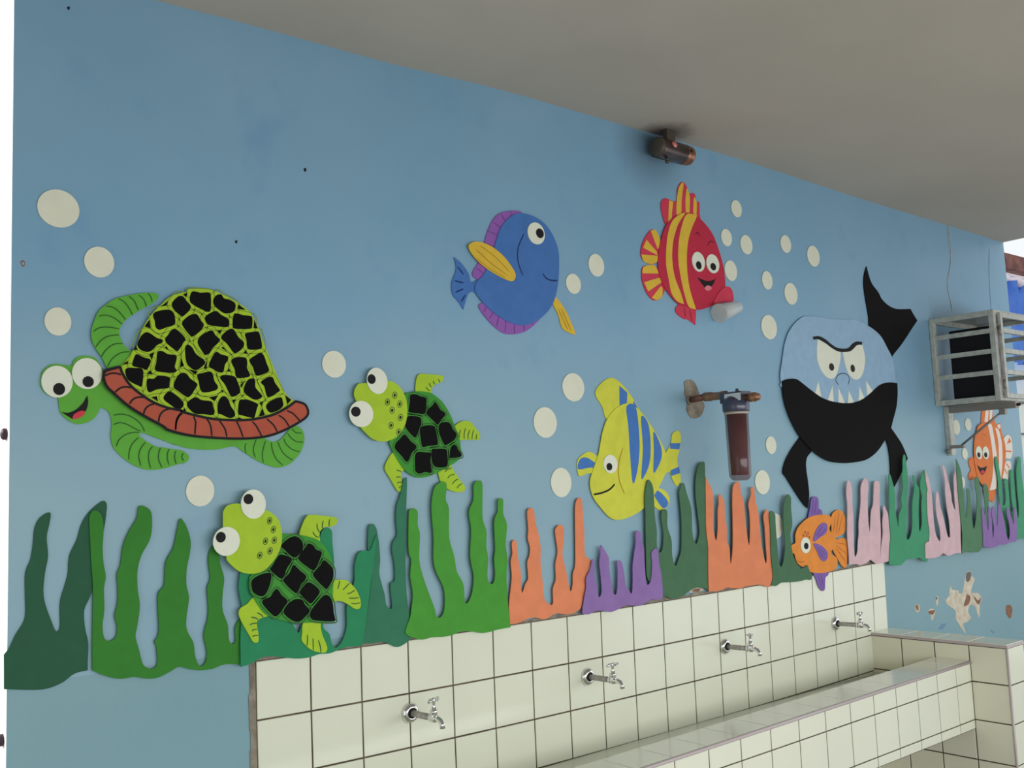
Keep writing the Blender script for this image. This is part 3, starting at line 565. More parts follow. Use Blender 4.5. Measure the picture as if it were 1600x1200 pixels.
cut('flipper', uf, 0.0045, 'leaf_green', T, strokes=[S(q) for q in (
 PTS("-368 1860,-358 1879,-338 1895,-317 1899"), PTS("-382 1883,-371 1901,-353 1915,-332 1918"), PTS("-395 1905,-382 1923,-364 1934,-341 1938"), PTS("-400 1942,-386 1952,-364 1955,-340 1952"), PTS("-388 1979,-373 1983,-353 1978,-334 1964"), PTS("-371 2005,-353 2002,-338 1990,-326 1975"), PTS("-343 2025,-329 2018,-318 2004,-310 1988"), PTS("-319 2034,-306 2023,-300 2010,-296 2001"), PTS("-295 2038,-283 2028,-277 2011"), PTS("-273 2044,-266 2036,-263 2024"))])
dome = PTS("-342 1861!,-332 1870,-323 1881,-312 1898,-302 1912,-286 1959,-263 1996,-239 2022,-216 2043,-179 2057")+PTS("-179 2062,-150 2067,-118 2067,-90 2060,-54 2045,-20 2026,-2 2004,11 1980,21 1950,34 1918,52 1876,70 1836")+PTS("86 1807,111 1789!,86 1772,47 1753,7 1743,-32 1738,-83 1738,-121 1741,-158 1748,-194 1757,-229 1766")+PTS("-264 1779,-298 1801,-320 1821,-335 1842")
P_ = [
 PTS("-216 2024,-201 2042,-189 2044,-180 2034,-169 2021,-174 2008,-190 1993,-197 1997,-211 2008"), PTS("-167 2056,-155 2059,-143 2057,-123 2060,-117 2052,-118 2015,-128 2010,-136 2013,-155 2021,-171 2033"),
 PTS("-104 2053,-90 2058,-82 2048,-67 2046,-52 2036,-57 2016,-80 2010,-95 2017,-108 2028,-111 2040"), PTS("-262 1994,-244 2004,-221 2007,-211 1998,-208 1977,-214 1969,-230 1963,-247 1956,-256 1962,-258 1976"),
 PTS("-191 1978,-177 1994,-160 2002,-151 1999,-143 1986,-136 1977,-143 1962,-164 1945,-171 1947,-187 1966"), PTS("-132 1997,-118 2008,-103 2014,-90 2005,-73 1997,-69 1987,-74 1975,-101 1975,-123 1977,-131 1985"),
 PTS("-57 2008,-47 2012,-31 2009,-10 2008,-6 1999,-8 1979,-16 1974,-50 1972,-60 1978"), PTS("-279 1948,-268 1945,-254 1936,-240 1932,-241 1925,-254 1917,-265 1905,-277 1900,-293 1905,-300 1917,-291 1938"),
 PTS("-226 1945,-218 1957,-209 1961,-197 1954,-183 1938,-188 1928,-197 1913,-204 1906,-214 1912,-230 1925,-233 1935"), PTS("-152 1930,-144 1948,-126 1960,-114 1963,-106 1952,-94 1941,-101 1931,-114 1918,-122 1905,-132 1900,-138 1905"),
 PTS("-91 1946,-81 1961,-65 1971,-55 1967,-45 1951,-30 1937,-35 1922,-53 1909,-61 1913,-76 1932"), PTS("-27 1960,-11 1966,8 1969,14 1960,19 1935,15 1924,-14 1920,-22 1928,-23 1945"),
 PTS("-252 1901,-240 1904,-228 1898,-209 1896,-205 1889,-210 1867,-205 1858,-214 1852,-233 1852,-252 1854,-259 1860,-255 1875"), PTS("-184 1914,-177 1924,-166 1917,-156 1901,-134 1885,-139 1873,-157 1861,-171 1867,-181 1880"),
 PTS("-122 1881,-114 1898,-104 1910,-92 1904,-75 1900,-74 1890,-82 1878,-87 1859,-100 1859,-112 1865,-123 1871"), PTS("-65 1888,-53 1898,-28 1899,-22 1888,-23 1873,-15 1856,-20 1849,-46 1845,-54 1852,-56 1867"),
 PTS("-16 1893,2 1907,16 1914,25 1905,31 1888,38 1871,33 1863,6 1853,-2 1861,-7 1876"), PTS("-312 1870,-305 1891,-298 1893,-286 1887,-270 1883,-269 1874,-278 1857,-289 1860,-300 1862,-309 1864"),
 PTS("-328 1855,-320 1860,-307 1860,-289 1859,-286 1843,-290 1817,-298 1818,-318 1828,-326 1839"), PTS("-277 1834,-261 1836,-250 1844,-224 1841,-223 1829,-226 1815,-243 1812,-257 1809,-270 1803,-277 1809"),
 PTS("-213 1818,-205 1842,-193 1853,-181 1851,-171 1839,-154 1827,-159 1815,-172 1796,-181 1794,-198 1805"),
 PTS("-154 1849,-142 1854,-122 1859,-114 1853,-110 1836,-101 1822,-108 1812,-138 1806,-147 1816,-150 1832"), PTS("-95 1844,-85 1852,-57 1849,-49 1836,-42 1814,-47 1804,-62 1797,-70 1803,-82 1827"),
 PTS("-30 1826,-20 1842,-7 1846,-1 1840,0 1822,17 1803,13 1795,0 1791,-13 1795,-31 1809"), PTS("15 1838,38 1852,49 1849,54 1837,67 1819,62 1812,37 1798,29 1806,24 1826"),
 PTS("-237 1794,-226 1806,-217 1804,-198 1790,-189 1779,-191 1769,-203 1762,-220 1773,-236 1785"), PTS("-180 1779,-169 1789,-157 1794,-143 1787,-118 1784,-114 1771,-110 1759,-116 1750,-138 1752,-160 1753,-177 1767"),
 PTS("-101 1781,-93 1795,-83 1798,-73 1788,-68 1774,-58 1759,-58 1748,-71 1743,-93 1752,-102 1756"), PTS("-45 1787,-32 1791,-19 1790,5 1780,3 1770,-5 1745,-14 1745,-37 1750,-48 1755"),
 PTS("29 1778,45 1791,70 1799,75 1789,76 1777,64 1766,42 1758,31 1766")]
D_ = [
 PTS("-244 2013!,-225 2030!,-229 2018!"), PTS("-283 1962!,-271 1979!,-268 1958!"), PTS("-310 1903!,-303 1914!,-299 1904!"), PTS("-272 1895!,-260 1901!,-266 1881!"), PTS("-335 1867!,-322 1877!,-323 1869!"),
 PTS("-234 1913!,-230 1918!,-225 1908!"), PTS("-198 1865!,-193 1885!,-187 1871!"), PTS("-47 2024!,-44 2036!,-23 2023!"), PTS("-3 1977!,-1 2000!,8 1977!"), PTS("-189 2048!,-177 2055!,-179 2043!"),
 PTS("-102 1965!,-88 1966!,-94 1956!"), PTS("-91 1921!,-86 1924!,-74 1910!"), PTS("-33 1910!,-25 1919!,-20 1909!"), PTS("-72 1871!,-76 1861!,-67 1861!"), PTS("-138 1866!,-127 1888!,-130 1866!"),
 PTS("-177 1863!,-159 1850!,-152 1858!"), PTS("-41 1828!,-27 1842!,-39 1820!"), PTS("-196 1875!,-194 1889!,-187 1869!"), PTS("-125 1794!,-100 1800!,-110 1785!"), PTS("-93 1815!,-85 1812!,-90 1806!"),
 PTS("-64 1789!,-55 1791!,-60 1778!"), PTS("10 1783!,21 1789!,15 1775!"), PTS("8 1748!,18 1771!,24 1751!"), PTS("83 1805!,100 1793!,88 1781!"), PTS("-57 1739!,-45 1745!,-35 1740!"),
 PTS("-191 1760!,-186 1767!,-183 1758!"), PTS("-268 1791!,-254 1794!,-251 1781!"), PTS("-278 1846!,-270 1856!,-263 1847!")]
def grow(p, k):
    cx = sum(a[0] for a in p)/len(p); cz_ = sum(a[1] for a in p)/len(p)
    out = []
    for x, z, s in p:
        d = math.hypot(x-cx, z-cz_) or 1; out.append((x+(x-cx)/d*k, z+(z-cz_)/d*k, s))
    return out
sh = MB(); add_slab(sh, dome, 0.0085, 0.0115, 'lime')
for q in P_:
    add_stroke(sh, grow(q, 0.011), 0.0118, 0.0022, 'lime_dark', closed=True)
for q in P_: add_slab(sh, q, 0.0112, 0.0124, 'foam_black')
for q in D_: add_slab(sh, q, 0.0112, 0.0121, 'foam_black', 1)
sh.build('shell', T)
rim = PTS("-378 1844,-373 1851!,-341 1861!,-336 1846,-320 1821,-298 1801,-264 1779,-229 1766,-196 1760")+PTS("-194 1757,-158 1748,-121 1741,-83 1738,-32 1738,7 1743,47 1753,86 1772,111 1789!,130 1785,141 1778,147 1762,141 1748,115 1731,73 1711,33 1698,-12 1692,-59 1691,-109 1693,-158 1697,-194 1703,-229 1713")+PTS("-241 1722,-275 1740,-309 1760,-331 1776,-353 1796,-371 1813,-378 1831")
rs = [PTS("-376 1838,-364 1844,-349 1845,-339 1842"), PTS("-353 1800,-342 1810,-329 1814,-313 1812"), PTS("-320 1773,-311 1785,-298 1790,-280 1790"), PTS("-287 1749,-282 1763,-271 1772,-257 1776"), PTS("-251 1731,-248 1747,-238 1759,-224 1763"), PTS("-210 1712,-208 1731,-201 1746,-191 1755"),
 PTS("-210 1713,-208 1734,-203 1746,-196 1754"), PTS("-162 1701,-161 1720,-160 1732,-165 1746"), PTS("-119 1697,-121 1718,-126 1732,-133 1742"), PTS("-80 1695,-84 1713,-91 1725,-99 1736"), PTS("-37 1694,-43 1711,-48 1723,-54 1735"), PTS("14 1696,6 1711,-1 1723,-12 1735"), PTS("57 1708,49 1723,39 1733,28 1742"), PTS("91 1722,82 1736,74 1744,61 1752"), PTS("124 1735,113 1747,102 1757,85 1764")]
rm = MB(); add_slab(rm, rim, 0.0118, 0.0143, 'brick_red'); add_stroke(rm, rim, 0.0148, 0.0065, 'ink_black', closed=True)
for q in rs: add_stroke(rm, q, 0.0149, 0.0042, 'ink_black')
rm.build('shell_rim', T)
w_ = ell(-0.478, 1.822, 0.0333, 0.0362, -0); p_ = ell(-0.474, 1.805, 0.0125, 0.0138, -0)
eye(T, w_, p_, 0.0045)
w_ = ell(-0.413, 1.843, 0.0333, 0.0362, -0); p_ = ell(-0.411, 1.824, 0.0123, 0.0127, -0)
eye(T, w_, p_, 0.0045)
mo = cut('mouth', PTS("-468 1753!,-453 1752,-437 1759,-422 1774,-416 1785,-412 1792!,-410 1779,-412 1765,-418 1752,-428 1742,-441 1737,-453 1743"), 0.0042, 'ink_black', T, 0.0008)
cut('tongue', PTS("-444 1739,-441 1748,-430 1755,-422 1757,-417 1754,-420 1747,-428 1741,-439 1737"), 0.005, 'tongue_red', mo, 0.0006)

# ------------------------------------------------------------------ small turtles
def small_turtle(label, head, shell, patches, legs, leg_strokes, spots, base):
    T = empty('turtle_cutout', at(shell, base), label, 'turtle cutout', 'lime foam turtles with black shell patches')
    for i, (l, ss) in enumerate(zip(legs, leg_strokes)):
        cut('leg', l, base, 'lime', T, 0.003, strokes=[S(q, 'shell_green_dark', 0.0028) for q in ss])
    mb = MB(); add_slab(mb, shell, base+0.003, base+0.006, 'shell_green')
    for q in patches: add_stroke(mb, grow(q, 0.0055), base+0.0064, 0.0035, 'shell_green_dark', closed=True)
    for q in patches: add_slab(mb, q, base+0.0058, base+0.0074, 'foam_black')
    mb.build('shell', T)
    mb = MB(); add_slab(mb, head, base+0.0078, base+0.0108, 'lime')
    for x, z, r1, r2 in spots:
        add_stroke(mb, ell(x, z, r1, r2, -20, 10), base+0.0112, 0.0022, 'shell_green_dark', closed=True)
        add_slab(mb, ell(x, z, r1*0.5, r2*0.55, -20, 8), base+0.0105, base+0.0112, 'ink_black', 2)
    mb.build('head', T)
    return T
SP = [(0.420, 1.813, 0.0071, 0.0094), (0.395, 1.793, 0.0070, 0.0093), (0.436, 1.788, 0.0071, 0.0094), (0.410, 1.770, 0.0071, 0.0093), (0.437, 1.750, 0.0071, 0.0093), (0.405, 1.727, 0.0070, 0.0093), (0.430, 1.708, 0.0071, 0.0093)]
T = small_turtle('lime foam turtle with a black-patched shell, the upper one under a white bubble',
 PTS("307 1721,323 1705,344 1689,369 1682,397 1684,423 1695,440 1711,454 1733,461 1761,461 1791,452 1819,435 1840,413 1852,393 1853,359 1849,327 1845,306 1843,295 1833,289 1820,289 1806,294 1796,300 1764,304 1737"),
 PTS("457 1813,477 1823,497 1827,524 1827,547 1824,564 1816,588 1799,608 1774,621 1751,630 1731,640 1706,648 1683,651 1657")+PTS("652 1646,650 1637,637 1624,616 1613,590 1602,571 1593,546 1584,525 1579,501 1577,481 1582,458 1594,441 1611,427 1631,414 1651,406 1667,403 1684,440 1718,452 1737"),
 [PTS("477 1816,497 1818,510 1813,530 1809,531 1795,525 1763,498 1763,471 1766,470 1777,474 1797"), PTS("562 1797,573 1785,581 1774,598 1762,582 1745,569 1731,554 1742,531 1762,537 1776,553 1787"), PTS("464 1752,484 1755,507 1751,511 1736,503 1717,492 1696,482 1696,454 1727"), PTS("508 1722,527 1728,550 1728,560 1720,567 1677,558 1670,531 1668,514 1665,509 1678,506 1705"), PTS("578 1734,603 1739,616 1731,623 1717,636 1703,627 1686,600 1672,589 1674,572 1711"), PTS("450 1701,459 1697,472 1683,491 1669,487 1658,476 1650,462 1626,453 1626,441 1640,419 1662,423 1678,436 1689"), PTS("489 1648,524 1650,542 1646,538 1625,542 1596,537 1590,519 1593,499 1589,488 1595,485 1604"), PTS("545 1657,560 1660,595 1658,599 1643,600 1617,592 1606,558 1607,545 1622"), PTS("625 1672,635 1667,639 1658,651 1644,647 1635,610 1632,608 1637,613 1662")],
 [PTS("497 1827,499 1851,505 1871,516 1879,546 1879,587 1878,598 1873,597 1865,587 1856,569 1850,558 1841,553 1833,552 1823,543 1807,503 1806"), PTS("632 1726,656 1740,677 1743,695 1738,712 1720,726 1703,726 1688,714 1685,678 1686,646 1686,622 1706"), PTS("414 1651,399 1635,387 1615,387 1601,403 1577,424 1544,433 1540,440 1544,441 1562,440 1580,439 1593,449 1600,454 1609,427 1638"), PTS("569 1595,572 1573,579 1559,592 1546,608 1538,633 1531,655 1532,664 1540,660 1551,649 1563,638 1578,627 1590,618 1605,616 1617,588 1608")],
 [[PTS("534 1841,539 1834,548 1830"), PTS("546 1853,548 1847,553 1841"), PTS("561 1860,562 1854,566 1850"), PTS("579 1866,582 1861,583 1855")],
  [PTS("654 1716,649 1703,648 1691"), PTS("673 1721,667 1706,666 1688"), PTS("689 1717,681 1700,681 1688"), PTS("703 1716,697 1700,696 1688"), PTS("715 1703,712 1695,712 1687")],
  [PTS("423 1601,432 1599,440 1595"), PTS("422 1580,429 1582,437 1580"), PTS("424 1563,431 1567,440 1566"), PTS("430 1551,435 1554,441 1554")],
  [PTS("591 1591,599 1598,617 1603"), PTS("600 1573,610 1581,626 1584"), PTS("617 1555,625 1564,639 1570"), PTS("634 1543,640 1550,652 1556")]], SP, 0.0040)
w_ = ell(0.362, 1.852, 0.0330, 0.0370, 15); p_ = ell(0.343, 1.856, 0.0128, 0.0136, -0)
eye(T, w_, p_, 0.0152)
w_ = ell(0.308, 1.758, 0.0379, 0.0363, -0); p_ = ell(0.290, 1.764, 0.0146, 0.0138, -0)
eye(T, w_, p_, 0.0152)
SP = [(0.026, 1.481, 0.0058, 0.0083), (0.036, 1.458, 0.0058, 0.0083), (0.038, 1.431, 0.0058, 0.0083), (0.014, 1.430, 0.0058, 0.0082), (0.026, 1.405, 0.0058, 0.0082), (-0.002, 1.396, 0.0057, 0.0082)]
T = small_turtle('lime foam turtle with a black-patched shell, the lower one in front of the seaweed',
 PTS("-97 1493,-96 1510,-86 1524,-68 1528,-53 1527,-36 1514,16 1508,32 1500,48 1486,57 1466,60 1441,57 1417,49 1398,35 1379,19 1364,3 1355,-17 1352,-38 1354,-58 1362,-75 1376,-88 1391,-89 1401,-92 1422,-97 1458"),
 PTS("52 1436,59 1445,85 1444,112 1440,139 1433,165 1423,184 1405,200 1379,207 1355,209 1335")+PTS("207 1304,205 1271,204 1242,209 1218,207 1207!,183 1209,155 1212,127 1213,100 1218,73 1223,47 1232,26 1240,8 1254,-5 1272,-17 1292,-24 1307,-26 1328,-27 1345,-3 1365"),
 [PTS("59 1416,79 1432,98 1437,112 1430,120 1417,118 1397,100 1384,89 1386,68 1405"), PTS("128 1407,136 1416,150 1410,158 1399,174 1391,169 1373,154 1348,143 1348,108 1376,111 1388"), PTS("180 1369,194 1359,207 1343,206 1320,190 1296,181 1297,151 1328,151 1340,169 1356"), PTS("50 1389,60 1393,84 1384,87 1374,73 1356,65 1337,54 1334,29 1357,33 1366"), PTS("92 1364,103 1356,111 1348,127 1334,124 1322,113 1313,102 1294,93 1295,66 1322,66 1332,81 1345"), PTS("-22 1335,-4 1346,17 1350,30 1347,27 1323,14 1298,1 1294,-17 1304,-22 1316"), PTS("130 1315,146 1311,165 1293,162 1281,142 1262,131 1267,110 1289,110 1296"), PTS("45 1308,53 1299,58 1291,74 1275,63 1259,47 1242,34 1243,7 1273,8 1285,27 1290,35 1301"), PTS("96 1277,115 1273,123 1260,136 1244,125 1231,106 1219,84 1226,63 1247,74 1266"), PTS("179 1278,196 1272,204 1252,206 1231,209 1218,206 1208,155 1216,139 1224,138 1239,153 1257")],
 [PTS("113 1440,124 1469,135 1486,146 1490,180 1486,212 1481,225 1475,223 1463,208 1455,188 1455,174 1446,171 1434,171 1418,150 1417,123 1427"), PTS("206 1312,223 1314,243 1312,258 1304,278 1282,289 1258,291 1240,284 1231,270 1234,253 1246,239 1254,224 1259,205 1261,191 1288"), PTS("119 1213,116 1190,114 1171,126 1155,142 1142,164 1133,181 1131,187 1139,184 1152,174 1175,169 1196,168 1212,141 1224"), PTS("-17 1292,-33 1279,-51 1270,-56 1258,-52 1244,-41 1222,-29 1201,-20 1185,-11 1181,-5 1185,-5 1203,-8 1220,-7 1234,5 1240,23 1244,8 1263,-5 1279")],
 [[PTS("151 1445,159 1434,169 1429"), PTS("164 1466,165 1454,171 1442"), PTS("183 1472,180 1463,180 1452"), PTS("202 1475,200 1467,200 1456")],
  [PTS("228 1311,225 1300,222 1290"), PTS("258 1302,246 1293,237 1286"), PTS("273 1282,260 1276,249 1275"), PTS("285 1261,268 1261,254 1263"), PTS("289 1247,274 1246,261 1248")],
  [PTS("130 1183,130 1169,128 1154"), PTS("146 1172,146 1157,146 1141"), PTS("161 1165,166 1149,168 1132")],
  [PTS("-8 1254,3 1248,8 1241"), PTS("-24 1245,-13 1242,-6 1237"), PTS("-28 1227,-18 1229,-8 1228"), PTS("-22 1211,-16 1214,-8 1213"), PTS("-21 1197,-14 1199,-5 1198")]], SP, 0.0150)
w_ = ell(-0.018, 1.525, 0.0331, 0.0368, 8); p_ = ell(-0.032, 1.538, 0.0126, 0.0128, -0)
eye(T, w_, p_, 0.0262)
w_ = ell(-0.090, 1.437, 0.0343, 0.0353, -0); p_ = ell(-0.105, 1.448, 0.0123, 0.0129, -0)
eye(T, w_, p_, 0.0262)

# ------------------------------------------------------------------ plain blue fish
bb = PTS("1086 2269,1084 2321,1060 2370,1021 2404,966 2420,911 2416,871 2391,840 2356,818 2307,797 2252,766 2200,738 2175,729 2148,753 2117,798 2084,853 2060,911 2051,961 2063,1013 2094,1052 2136,1076 2197")
T = empty('fish_cutout', at(bb, 0.001), 'round royal blue foam fish with violet fins and yellow side fins', 'fish cutout')
cut('body', bb, 0.004, 'royal_blue', T, strokes=[S(PTS("1074 2213,1051 2210,1025 2215,1011 2230"), 'navy', 0.005), S(PTS("937 2353,910 2303,907 2257,925 2213"), 'navy', 0.004)])
cut('dorsal_fin', PTS("723 2199,760 2255,781 2321,808 2374,838 2405,882 2421,931 2426,940 2400,889 2378,849 2342,822 2281,786 2221,752 2184"), 0.001, 'fin_violet', T, 0.0028, strokes=[S(q, 'fin_violet_line', 0.0022) for q in (PTS("740 2219,766 2204"), PTS("762 2255,792 2244"), PTS("778 2302,813 2295"), PTS("792 2342,829 2335"), PTS("812 2375,845 2360"), PTS("847 2406,865 2382"), PTS("887 2421,890 2393"))])
cut('belly_fin', PTS("755 2110,745 2093,787 2050,832 2023,870 2019,919 2029,960 2051,1003 2089,973 2094,873 2079,790 2109"), 0.001, 'fin_violet', T, 0.0028, strokes=[S(q, 'fin_violet_line', 0.0022) for q in (PTS("771 2097,763 2081"), PTS("798 2084,783 2061"), PTS("821 2075,810 2040"), PTS("849 2066,844 2024"), PTS("882 2057,883 2023"), PTS("921 2056,924 2033"), PTS("956 2066,963 2055"))])
cut('tail_fin', PTS("752 2184,719 2172,709 2198,681 2229,655 2243!,662 2207,643 2162,646 2126,667 2106,684 2084!,696 2116,713 2141,754 2143"), 0.001, 'royal_blue', T, 0.0028, strokes=[S(q, 'navy', 0.0045) for q in (PTS("667 2215,689 2192"), PTS("654 2170,687 2166"), PTS("655 2134,687 2148"), PTS("676 2107,693 2130"))])
cut('side_fin', PTS("884 2193,860 2191,804 2208,754 2232,719 2261,709 2286,739 2301,790 2296,840 2272,877 2238,893 2213"), 0.0072, 'fish_yellow', T, 0.0025, strokes=[S(q, 'ochre_line', 0.0028) for q in (PTS("861 2206,796 2237,738 2275"), PTS("869 2218,811 2261,752 2290"), PTS("851 2198,786 2221,736 2249"))])
cut('side_fin', PTS("1049 2143,1066 2157,1108 2117,1132 2075,1148 2041,1135 2038,1091 2054,1075 2098"), 0.001, 'fish_yellow', T, 0.0025, strokes=[S(q, 'ochre_line', 0.0028) for q in (PTS("1076 2118,1114 2050"), PTS("1087 2123,1130 2047"))])
w_ = ell(0.988, 2.360, 0.0368, 0.0364, -0); p_ = ell(1.003, 2.362, 0.0165, 0.0159, -0)
eye(T, w_, p_, 0.0073)

# ------------------------------------------------------------------ plain yellow fish
yb = PTS("1179 1542,1196 1583,1226 1638,1251 1713,1284 1765,1334 1799,1389 1809,1450 1776,1509 1713,1548 1659,1566 1614,1559 1575,1523 1527,1476 1480,1416 1439,1332 1415,1272 1419,1223 1458,1190 1496")
T = empty('fish_cutout', at(yb, 0.001), 'lemon yellow foam fish with blue stripes below the red fish', 'fish cutout')
cut('body', yb, 0.004, 'lemon', T, decals=[('band_blue', PTS("1371 1799,1416 1800,1427 1713,1423 1636,1405 1569,1382 1534,1376 1636,1375 1727")), ('band_blue', PTS("1442 1764,1475 1742,1483 1674,1473 1606,1447 1563,1426 1551,1442 1655")), ('band_blue', PTS("1502 1713,1534 1664,1537 1624,1513 1586,1489 1569,1498 1644"))],
    strokes=[S(PTS("1191 1503,1226 1506,1266 1516,1294 1534"), 'ink_black', 0.006), S(PTS("1343 1656,1320 1609,1315 1552,1338 1500"), 'ochre_line', 0.004)])
cut('dorsal_fin', PTS("1283 1750,1257 1797,1227 1844,1276 1888,1327 1894,1386 1853,1430 1800,1469 1752,1495 1713,1398 1742"), 0.001, 'lemon', T, 0.0028, decals=[('band_blue', PTS("1344 1871!,1382 1848!,1374 1785!,1339 1784!")), ('band_blue', PTS("1411 1820!,1430 1796!,1421 1766!,1400 1771!"))])
cut('tail_fin', PTS("1553 1624,1593 1668,1604 1703,1635 1716,1650 1698,1641 1653,1622 1608,1635 1558,1634 1528,1610 1518,1590 1544,1577 1569,1525 1556"), 0.001, 'lemon', T, 0.0028, decals=[('band_blue', PTS("1592 1671!,1645 1671!,1637 1648!,1586 1651!")), ('band_blue', PTS("1582 1574!,1630 1586!,1634 1563!,1587 1554!"))])
cut('side_fin', PTS("1247 1614,1216 1633,1185 1645,1152 1634,1129 1612,1134 1566,1180 1574,1244 1568"), 0.001, 'lemon', T, 0.0028, decals=[('band_blue', PTS("1142 1621,1177 1624,1229 1594,1227 1586,1187 1592,1131 1588"))])
cut('side_fin', PTS("1465 1519,1521 1512,1557 1496,1569 1466,1544 1438,1515 1435,1481 1460"), 0.001, 'lemon', T, 0.0028, decals=[('band_blue', PTS("1481 1504,1520 1500,1561 1462,1541 1441,1517 1454"))])
w_ = ell(1.276, 1.602, 0.0330, 0.0308, -0); p_ = ell(1.269, 1.593, 0.0132, 0.0126, -0)
eye(T, w_, p_, 0.0073)

# ------------------------------------------------------------------ red fish
rb = PTS("1640 2485,1664 2504,1695 2523,1750 2542,1797 2543,1827 2532,1864 2511,1901 2479,1929 2430,1951 2369,1959 2322,1959 2280,1952 2253,1925 2224,1882 2200,1825 2180,1778 2172,1725 2179,1674 2187,1639 2209,1605 2241,1586 2273,1577 2317,1583 2367,1597 2409,1619 2457")
T = empty('fish_cutout', at(rb, 0.001), 'crimson foam fish with two yellow stripes holding a plastic cup', 'fish cutout')
cut('body', rb, 0.004, 'fish_red', T, decals=[('fish_yellow', PTS("1746 2540!,1723 2535,1679 2508,1654 2477,1636 2434,1623 2372,1620 2322,1629 2273,1640 2224,1667 2196,1707 2187!,1692 2229,1667 2277,1656 2326,1657 2376,1669 2428,1696 2483,1721 2514")), ('fish_yellow', PTS("1753 2536,1812 2541!,1807 2529,1776 2483,1751 2429,1738 2365,1737 2304,1746 2244,1774 2173!,1733 2180,1711 2231,1695 2300,1689 2360,1698 2422,1718 2481"))],
    strokes=[S(PTS("1796 2464,1812 2473,1824 2460"), 'dark_red', 0.005), S(PTS("1865 2430,1884 2448,1908 2446"), 'dark_red', 0.005)])
cut('dorsal_fin', PTS("1640 2480,1620 2513,1614 2542,1619 2568,1641 2582,1663 2580,1685 2577,1705 2584,1712 2624,1729 2652,1749 2662,1767 2648,1780 2622,1800 2627,1815 2622,1819 2596,1837 2596,1835 2554,1834 2523,1794 2512,1716 2501"), 0.001, 'fin_red', T, 0.0028, decals=[('fish_yellow', PTS("1661 2577!,1684 2575!,1674 2536,1668 2507,1648 2489!")), ('fish_yellow', PTS("1720 2633,1741 2657,1749 2654,1733 2591,1725 2538,1699 2523,1705 2586")), ('fish_yellow', PTS("1768 2641,1780 2616,1780 2588,1771 2540,1754 2537,1755 2594")), ('fish_yellow', PTS("1808 2613,1817 2599,1820 2589,1812 2540,1797 2543,1800 2586"))])
cut('tail_fin', PTS("1550 2448,1576 2451,1595 2429,1605 2400,1600 2349,1578 2336,1554 2322,1519 2323,1496 2337,1490 2356,1499 2387,1520 2419"), 0.001, 'fin_red', T, 0.0028, decals=[('fish_yellow', PTS("1550 2445!,1574 2453,1595 2429,1604 2400!,1582 2381!")), ('fish_yellow', PTS("1524 2409!,1576 2371!,1579 2358!,1504 2377!")), ('fish_yellow', PTS("1492 2351!,1580 2356!,1578 2336!,1547 2322,1505 2326"))])
cut('tail_fin', PTS("1489 2283,1496 2303,1518 2314,1554 2317,1578 2307,1595 2289,1613 2246,1589 2204,1558 2189,1530 2194,1504 2221,1489 2259"), 0.001, 'fin_red', T, 0.0028, decals=[('fish_yellow', PTS("1493 2282!,1498 2303,1525 2315,1561 2317,1580 2290!")), ('fish_yellow', PTS("1499 2250!,1586 2276!,1593 2259!,1518 2218!")), ('fish_yellow', PTS("1587 2244!,1596 2235,1589 2204,1561 2191,1536 2197!"))])
cut('belly_fin', PTS("1681 2185,1661 2166,1670 2147,1706 2132,1729 2131,1769 2114!,1778 2171,1766 2205,1713 2211"), 0.001, 'fin_red', T, 0.0028, strokes=[S(PTS("1710 2175,1714 2140"), 'dark_red', 0.003), S(PTS("1740 2170,1751 2128"), 'dark_red', 0.003)])
cut('side_fin', PTS("1920 2255,1963 2278,1991 2273,2002 2247,1998 2223,1957 2216,1915 2209,1875 2204"), 0.0073, 'fin_red', T, 0.0025)
w_ = ell(1.802, 2.358, 0.0369, 0.0381, -0); p_ = ell(1.801, 2.344, 0.0157, 0.0156, -0)
eye(T, w_, p_, 0.0074)
w_ = ell(1.887, 2.360, 0.0380, 0.0370, -0); p_ = ell(1.887, 2.348, 0.0162, 0.0143, -0)
eye(T, w_, p_, 0.0074)
mo = cut('mouth', PTS("1793 2297!,1820 2292,1851 2289,1884 2296,1900 2305!,1882 2278,1848 2258,1826 2267"), 0.0074, 'ink_black', T, 0.0008)
cut('tongue', PTS("1829 2258,1850 2272,1873 2265,1860 2254,1844 2251"), 0.0082, 'tongue_pink', mo, 0.0006)

# ------------------------------------------------------------------ orange striped fish
ob = PTS("3928 1723,3942 1743,3977 1758,4031 1767,4084 1761,4136 1749,4196 1719,4218 1688,4233 1637,4223 1577,4194 1516,4158 1472,4083 1425,4027 1412,3975 1421,3928 1450,3894 1489,3879 1543,3876 1601,3890 1660,3908 1699")
T = empty('fish_cutout', at(ob, 0.001), 'orange foam fish with white stripes below the speaker cage', 'fish cutout')
cut('body', ob, 0.004, 'clown_orange', T, decals=[('stripe_white', PTS("4055 1753!,4094 1756,4110 1698,4121 1618,4123 1548,4101 1474,4082 1420!,4008 1415!,4050 1475,4073 1549,4078 1619,4070 1688")), ('stripe_white', PTS("4134 1739!,4170 1726,4192 1673,4192 1617,4178 1547,4148 1478!,4113 1459!,4132 1518,4148 1598,4154 1673"))],
    strokes=[S(PTS("3987 1703,4018 1698,4022 1689"), 'fin_line_orange', 0.004)])
cut('dorsal_fin', PTS("4011 1828!,4031 1823,4057 1843,4101 1849,4138 1845,4124 1799,4146 1774,4159 1754,4205 1762,4208 1739,4203 1698,4099 1729,3996 1748"), 0.001, 'clown_orange', T, 0.0028, decals=[('stripe_white', PTS("4055 1836!,4091 1844!,4064 1768!,4026 1767!")), ('stripe_white', PTS("4099 1837!,4135 1844!,4110 1784!,4083 1766!")), ('stripe_white', PTS("4164 1752!,4204 1759!,4201 1734!,4177 1734!"))])
